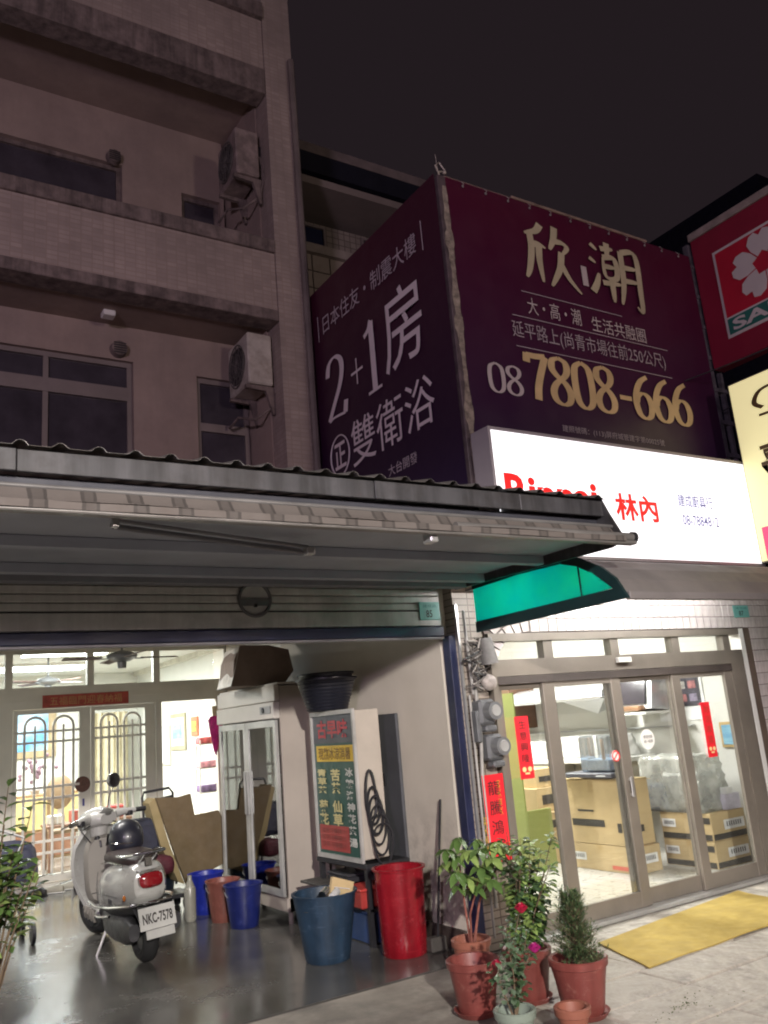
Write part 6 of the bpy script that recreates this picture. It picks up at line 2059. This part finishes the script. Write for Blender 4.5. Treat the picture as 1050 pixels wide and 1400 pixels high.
def pot(x, y, r1, h, lab, mat, name='plant_pot', r0=None, saucer=True, cat='plant pot', base=0.008):
    r0 = r0 or r1 * 0.74
    t = thing(name, lab, cat, (x, y, 0))
    z = 0.02 if saucer else base
    B().lathe((x, y, z), [(r0 * 0.95, 0), (r0, 0.01), (r0 + (r1 - r0) * .5, h * .5), (r1 * 0.985, h - 0.045), (r1 + 0.008, h - 0.04), (r1 + 0.012, h - 0.006), (r1 + 0.004, h), (r1 - 0.012, h - 0.004), (r1 - 0.02, h - 0.05), (r0 * 0.93, 0.02)], 40).build('pot', mat, t, smooth=True)
    B().lathe((x, y, z), [(0.01, h * 0.60), (r0 + (r1 - r0) * .66 - 0.004, h * 0.62), (r0 * 0.9, h * 0.7), (0.02, h * 0.72)], 20, wob=0.03).build('soil', SOIL, t)
    if saucer:
        B().lathe((x, y, 0.0), [(r0 * 1.05, 0), (r0 * 1.25, 0.03), (r0 * 1.22, 0.032), (r0 * 1.0, 0.012), (0.02, 0.01)], 36).build('saucer', mat, t, smooth=True)
    return t


def leaf_mesh(name, L, W, mat, fold=0.15, droop=0.25, n=6):
    me = bpy.data.meshes.new(name)
    vs, fs = [], []
    for i in range(n + 1):
        t = i / n
        w = W * math.sin(math.pi * t ** 0.8) ** 0.8 if 0 < t < 1 else 0.0008
        z = -droop * L * t * t
        vs += [(-w, L * t, z + fold * w), (0, L * t, z), (w, L * t, z + fold * w)]
    for i in range(n):
        a = i * 3
        fs += [(a, a + 1, a + 4, a + 3), (a + 1, a + 2, a + 5, a + 4)]
    me.from_pydata(vs, [], fs)
    for p in me.polygons:
        p.use_smooth = True
    me.materials.append(mat)
    return me


def place_leaf(me, parent, p, d, up=Vector((0, 0, 1)), scale=1.0, roll=0.0, name='leaf'):
    d = d.normalized()
    x = d.cross(up)
    x = x.normalized() if x.length > 1e-4 else Vector((1, 0, 0))
    z = x.cross(d)
    m = Matrix((x, d, z)).transposed().to_4x4()
    m = Matrix.Translation(p) @ m @ Matrix.Rotation(roll, 4, 'Y') @ Matrix.Scale(scale, 4)
    o = bpy.data.objects.new(name, me)
    COL.objects.link(o)
    o.parent = parent
    o.matrix_local = ROOT[parent].inverted() @ m
    return o


def add_leaf(b, p, d, L, W, up=Vector((0, 0, 1)), droop=0.2, fold=0.3, n=2):
    d = d.normalized()
    x = d.cross(up)
    x = x.normalized() if x.length > 1e-4 else Vector((1, 0, 0))
    z = x.cross(d)
    prof_ = [0.0, 0.8, 1.0, 0.0] if n == 2 else [0.0, 1.0, 0.0]
    k = len(prof_) - 1
    rows = []
    for i, w in enumerate(prof_):
        t = i / k
        c = p + d * (L * t) - z * (droop * L * t * t)
        if w == 0:
            rows.append([b.bm.verts.new(c)])
        else:
            rows.append([b.bm.verts.new(c - x * W * w + z * fold * W), b.bm.verts.new(c), b.bm.verts.new(c + x * W * w + z * fold * W)])
    for r, s in zip(rows, rows[1:]):
        if len(r) == 1:
            b.bm.faces.new((r[0], s[1], s[0]))
            b.bm.faces.new((r[0], s[2], s[1]))
        elif len(s) == 1:
            b.bm.faces.new((r[0], r[1], s[0]))
            b.bm.faces.new((r[1], r[2], s[0]))
        else:
            b.bm.faces.new((r[0], r[1], s[1], s[0]))
            b.bm.faces.new((r[1], r[2], s[2], s[1]))


random.seed(31)
# A: big empty red pot with a few cuttings
pA = pot(3.17, 4.38, 0.145, 0.27, 'wide red plastic pot, almost empty, left of the pot cluster', TC)
pa = thing('seedling', 'small seedling in the wide red plastic pot', 'plant', (3.2, 4.36, 0.2))
ba = B()
for k in range(14):
    a = random.random() * 6.28
    add_leaf(ba, Vector((3.21, 4.33, 0.21)), Vector((math.cos(a), math.sin(a), random.uniform(.2, .8))), 0.06, 0.014)
ba.build('foliage', LEAF_L, pa)
# B: umbrella plant
pB = pot(3.42, 4.72, 0.115, 0.28, 'orange terracotta pot half hidden behind the wide red pot', TCO)
um = thing('umbrella_plant', 'tall umbrella plant with big glossy leaflets growing from the hidden orange pot', 'plant', (3.42, 4.72, 0.2))
tr3 = B()
stems = [((3.42, 4.72, 0.2), (3.40, 4.72, 0.5), (3.36, 4.68, 0.74)), ((3.42, 4.72, 0.2), (3.47, 4.66, 0.5), (3.53, 4.56, 0.80)), ((3.42, 4.72, 0.2), (3.39, 4.66, 0.45), (3.40, 4.55, 0.66)), ((3.43, 4.72, 0.2), (3.5, 4.7, 0.5), (3.62, 4.62, 0.70))]
for s in stems:
    tr3.tube(s, [0.009, 0.007, 0.005], 6)
tr3.build('stem', M('red_brown_stem', (0.22, 0.08, 0.06), 0.6, var=0.4, vscale=20), um, smooth=True)
LM = leaf_mesh('umbrella_leaf', 0.112, 0.027, LEAF, droop=0.35)
LM2 = leaf_mesh('umbrella_leaf_pale', 0.12, 0.029, LEAF_L, droop=0.3)
whorls = [((3.30, 4.64, 0.80), 0), ((3.38, 4.60, 0.83), 1), ((3.33, 4.56, 0.68), 1), ((3.27, 4.58, 0.72), 0), ((3.43, 4.55, 0.74), 0), ((3.40, 4.60, 0.62), 0), ((3.22, 4.60, 0.86), 0), ((3.56, 4.54, 0.86), 1), ((3.50, 4.52, 0.78), 1), ((3.62, 4.60, 0.76), 0), ((3.47, 4.62, 0.88), 0), ((3.45, 4.5, 0.66), 0), ((3.30, 4.62, 0.64), 0), ((3.36, 4.66, 0.9), 0), ((3.25, 4.66, 0.78), 1), ((3.52, 4.6, 0.70), 0), ((3.6, 4.55, 0.84), 0), ((3.41, 4.52, 0.84), 0)]
for (c, lt) in whorls:
    c = Vector(c)
    n = random.choice((6, 7, 8))
    a0 = random.random() * 6
    for k in range(n):
        a = a0 + 2 * math.pi * k / n
        place_leaf(LM2 if lt else LM, um, c, Vector((math.cos(a), math.sin(a), random.uniform(-0.75, 0.05))), scale=random.uniform(0.75, 1.1), roll=random.uniform(-.3, .3))
    # petiole
    pe = B()
    s = min(stems, key=lambda q: (Vector(q[2]) - c).length)
    pe.tube([Vector(s[1]).lerp(Vector(s[2]), 0.6), Vector(s[2]).lerp(c, 0.5) + Vector((0, 0, .01)), c], 0.0028, 5)
    pe.build('petiole', LEAF_L, um)


def bushy(root, stems_n, base, tips, L, W, n, mats, thing_, leafn=2, up=0.3):
    sb_ = B()
    bs = [B() for _ in mats]
    base = Vector(base)
    for tip in tips:
        tip = Vector(tip)
        mid = base.lerp(tip, 0.5) + Vector((random.gauss(0, .02), random.gauss(0, .02), 0.02))
        sb_.tube([base, mid, tip], [0.006, 0.004, 0.002], 5)
        for k in range(n):
            t = random.uniform(0.25, 1.0)
            p = base.lerp(mid, t * 2) if t < 0.5 else mid.lerp(tip, t * 2 - 1)
            a = random.random() * 6.28
            d = Vector((math.cos(a), math.sin(a), random.uniform(-0.3, 0.6) + up))
            tw = p + d.normalized() * random.uniform(0.0, 0.05)
            add_leaf(bs[random.randrange(len(bs))], tw, Vector((math.cos(a) + random.gauss(0, .4), math.sin(a) + random.gauss(0, .4), random.uniform(-0.5, 0.5))), L * random.uniform(.6, 1.2), W * random.uniform(.7, 1.2), n=leafn)
    sb_.build('stem', BARK, thing_, smooth=True)
    for q, m in zip(bs, mats):
        q.build('foliage', m, thing_, kind='stuff')


# C: glossy small leaved shrub
pC = pot(3.53, 4.32, 0.135, 0.27, 'red plastic pot in the middle holding the glossy leaved shrub', TC)
sc_ = thing('glossy_shrub', 'tall shrub with small glossy leaves in the middle red pot', 'shrub', (3.53, 4.32, 0.2))
tips = [(3.53 + random.gauss(0, .085) + 0.10, 4.32 + random.gauss(0, .07), random.uniform(0.5, 0.93)) for _ in range(24)]
bushy(0, 0, (3.53, 4.32, 0.2), tips, 0.060, 0.021, 50, [LEAF, LEAF_D, LEAF_L], sc_)
# D: fine needled conifer
pD = pot(3.56, 3.92, 0.155, 0.28, 'big red plastic pot on the right holding the feathery conifer', TC)
cf = thing('small_conifer', 'feathery dark green dwarf conifer in the right hand red pot', 'shrub', (3.56, 3.92, 0.2))
cs1, cs2, cs3 = B(), B(), B()
cs3.tube([(3.56, 3.92, 0.2), (3.56, 3.92, 0.62)], [0.012, 0.004], 6)
for k in range(330):
    h = random.uniform(0.0, 1.0)
    a = random.random() * 6.28
    base = Vector((3.56 + random.gauss(0, .015), 3.92 + random.gauss(0, .015), 0.24 + 0.34 * h))
    ln = (0.175 * (1 - h * 0.5)) * random.uniform(.6, 1.1)
    d = Vector((math.cos(a), math.sin(a), 0.5 + h))
    d.normalize()
    tip = base + d * ln
    cs3.tube([base, tip], [0.002, 0.001], 3)
    for j in range(20):
        t = random.uniform(0.25, 1.0)
        p = base.lerp(tip, t)
        dd = (d + Vector((random.gauss(0, .6), random.gauss(0, .6), random.gauss(0, .4)))).normalized()
        add_leaf(cs1 if random.random() < .6 else cs2, p, dd, random.uniform(.02, .038), 0.0036, n=1)
cs1.build('foliage', LEAF_D, cf, kind='stuff')
cs2.build('foliage', M('conifer_green', (0.11, 0.15, 0.06), 0.6, var=0.5, vscale=12), cf, kind='stuff')
cs3.build('stem', BARK, cf)
# E: small empty orange pot
pE = pot(3.28, 3.70, 0.085, 0.15, 'small empty orange clay pot in front of the conifer', TCO, saucer=False)
# F: roses in grey-green pot
pF = pot(3.03, 3.86, 0.10, 0.16, 'grey green glazed pot with roses at the front of the cluster', GRP, saucer=False)
ro = thing('rose_bush', 'thin rose bush with crimson flowers in the grey green pot', 'rose bush', (3.03, 3.86, 0.15))
tips = [(3.12, 3.84, 0.62), (3.17, 3.84, 0.42), (2.94, 3.86, 0.40), (3.06, 3.9, 0.55), (3.0, 3.82, 0.5), (3.1, 3.9, 0.36), (3.2, 3.9, 0.5)]
bushy(0, 0, (3.03, 3.86, 0.1), tips, 0.042, 0.016, 44, [M('rose_leaf', (0.10, 0.15, 0.09), 0.5, var=0.4, vscale=12), LEAF_D], ro)
CRS = M('crimson_petals', (0.30, 0.004, 0.03), 0.55, var=0.3, vscale=30)
for k, (p, r) in enumerate((((3.115, 3.82, 0.635), 0.034), ((3.175, 3.82, 0.43), 0.032), ((2.93, 3.84, 0.40), 0.024))):
    q = B()
    for j in range(16):
        a = j * 2.4
        rr = r * (0.25 + 0.75 * j / 16)
        tilt_ = 0.9 - 0.7 * j / 16
        c = Vector(p)
        n_ = Vector((math.cos(a), math.sin(a), 0))
        t_ = Vector((-math.sin(a), math.cos(a), 0))
        b0 = c + n_ * rr * 0.35 - Vector((0, 0, r * 0.5))
        top = c + n_ * rr + Vector((0, 0, r * tilt_))
        q.quad(b0 - t_ * rr * .3, b0 + t_ * rr * .3, top + t_ * rr * .75, top - t_ * rr * .75)
    q.sphere(Vector(p) - Vector((0, 0, r * 0.1)), r * 0.6, u=10, v=7)
    q.build('rose_flower', CRS if k != 1 else M('magenta_petals', (0.30, 0.01, 0.13), 0.55, var=0.3, vscale=30), ro, smooth=False)

# left shrub at the frame edge
lsb = thing('broadleaf_shrub', 'bushy broad leaved shrub in a pot at the left edge of the picture', 'shrub', (0.60, 4.70, 0))
B().lathe((0.60, 4.70, 0), [(0.16, 0), (0.22, 0.34), (0.24, 0.34), (0.24, 0.37), (0.2, 0.37), (0.17, 0.05)], 30).build('pot', TC, lsb, smooth=True)
B().lathe((0.60, 4.70, 0), [(0.02, 0.28), (0.2, 0.29), (0.02, 0.32)], 18).build('soil', SOIL, lsb)
LS = [leaf_mesh('shrub_leaf', 0.098, 0.024, m, droop=0.3) for m in (LEAF_L, M('leaf_yellowish', (0.20, 0.25, 0.06), 0.35, var=0.4, vscale=10), LEAF_D)]
random.seed(17)
sb3 = B()
extra = B()
cnt = 0
for k in range(60):
    a = random.random() * 6.28
    rr = random.uniform(0.03, 0.31)
    tz = random.choice((random.uniform(1.2, 1.55), random.uniform(1.05, 1.25), random.uniform(0.95, 1.2)))
    tip = Vector((0.60 + rr * math.cos(a), 4.70 + rr * math.sin(a), tz))
    base = Vector((0.60, 4.70, 0.3))
    mid = base.lerp(tip, 0.55) + Vector((0, 0, 0.05))
    sb3.tube([base, mid, tip], [0.008, 0.005, 0.002], 5)
    for j in range(13):
        t = 0.58 + 0.42 * j / 12
        p = base.lerp(mid, t * 2) if t < 0.5 else mid.lerp(tip, t * 2 - 1)
        b_ = random.random() * 6.28
        d = Vector((math.cos(b_), math.sin(b_), random.uniform(-0.2, 0.9)))
        if cnt < 290:
            place_leaf(LS[random.choice((0, 0, 1, 2))], lsb, p, d, scale=random.uniform(.6, 1.15), roll=random.uniform(-.5, .5))
            cnt += 1
        else:
            add_leaf(extra, p, d, 0.09, 0.024)
sb3.build('stem', BARK, lsb, smooth=True)
extra.build('foliage', LEAF, lsb, kind='stuff')
# cart handle glimpsed at the left edge behind the shrub
ct = thing('dark_stroller', 'dark folded stroller with a curved grey frame at the left edge behind the shrub', 'stroller', (1.4, 9.0, 0))
B().loft([(8.7, 0.62, 0.22, 0.12, 1.36), (9.0, 0.7, 0.26, 0.18, 1.36), (9.3, 0.6, 0.22, 0.12, 1.36)], 18).build('hood', M('stroller_cloth', (0.02, 0.022, 0.045), 0.7), ct, smooth=True)
B().tube([(1.2, 8.8, 0.5), (1.42, 8.8, 0.78), (1.48, 8.85, 0.9), (1.25, 8.9, 1.0)], 0.012, 8).build('frame', STEEL, ct, smooth=True)
for x in (1.15, 1.55):
    for y in (8.75, 9.3):
        B().cone((x - 0.015, y, 0.09), (x + 0.015, y, 0.09), 0.09, n=18).build('wheel', BLACK, ct)
        B().cone((x, y, 0.09), (1.36, 9.0, 0.6), 0.01, n=6).build('leg', STEEL, ct)

# ------------------------------------------------------------------ street lamps behind the viewer
def street_lamp(x, y, h, watts, col, lab, aim):
    t = thing('street_lamp', lab, 'street lamp', (x, y, 0), 0, 'street lamps across the road')
    B().cone((x, y, 0), (x, y, h + 0.2), 0.09, 0.05, 14).build('pole', STEEL, t, smooth=True)
    B().tube([(x, y, h + 0.1), (x, y + 0.5, h + 0.3), (x, y + 1.2, h + 0.25)], 0.035, 8).build('arm', STEEL, t, smooth=True)
    hd_ = bx('head', WHITE, x - 0.12, x + 0.12, y + 0.9, y + 1.5, h + 0.15, h + 0.25, t, 0.02)
    bx('lens', emit_mat('street_lens', col, 12), x - 0.09, x + 0.09, y + 0.95, y + 1.45, h + 0.135, h + 0.149, t)
    ld = bpy.data.lights.new('lamp_glow', 'AREA')
    ld.shape = 'DISK'
    ld.size = 0.9
    ld.energy = watts
    ld.color = col
    lo = bpy.data.objects.new('lamp_glow', ld)
    COL.objects.link(lo)
    lo.parent = t
    p = Vector((x, y + 1.2, h + 0.1))
    q = (Vector(aim) - p).to_track_quat('-Z', 'Y').to_matrix().to_4x4()
    lo.matrix_local = Matrix.Translation(p - Vector((x, y, 0))) @ q


street_lamp(-5.5, -5.0, 3.7, STREET_W, (0.95, 0.74, 0.98), 'tall street lamp across the road on the left', (0, 7, 5))  # mauve tint and place at the left imitate flare over the facade
street_lamp(4.5, -7.5, 3.9, STREET_W * 0.5, (1.0, 0.82, 0.74), 'tall street lamp across the road on the right', (4, 6, 3.5))
fl2 = thing('floodlight', 'floodlight on a short pole across the road, aimed at the garage mouth', 'floodlight', (-1.5, -6.2, 0))
B().cone((-1.5, -6.2, 0), (-1.5, -6.2, 4.3), 0.06, 0.045, 12).build('pole', STEEL, fl2, smooth=True)
B().box(-1.62, -1.38, -6.25, -6.12, 4.3, 4.5, 0.01).build('head', BLACK, fl2)
ld = bpy.data.lights.new('lamp_glow', 'SPOT')
ld.energy = FLOOD_W
ld.color = (1.0, 0.94, 0.87)
ld.spot_size = R_(46)
ld.spot_blend = 0.55
ld.shadow_soft_size = 0.12
lo = bpy.data.objects.new('lamp_glow', ld)
COL.objects.link(lo)
lo.parent = fl2
p = Vector((-1.5, -6.05, 4.4))
q = (Vector((3.4, 7, -1.9)) - p).to_track_quat('-Z', 'Y').to_matrix().to_4x4()
lo.matrix_local = Matrix.Translation(p - Vector((-1.5, -6.2, 0))) @ q
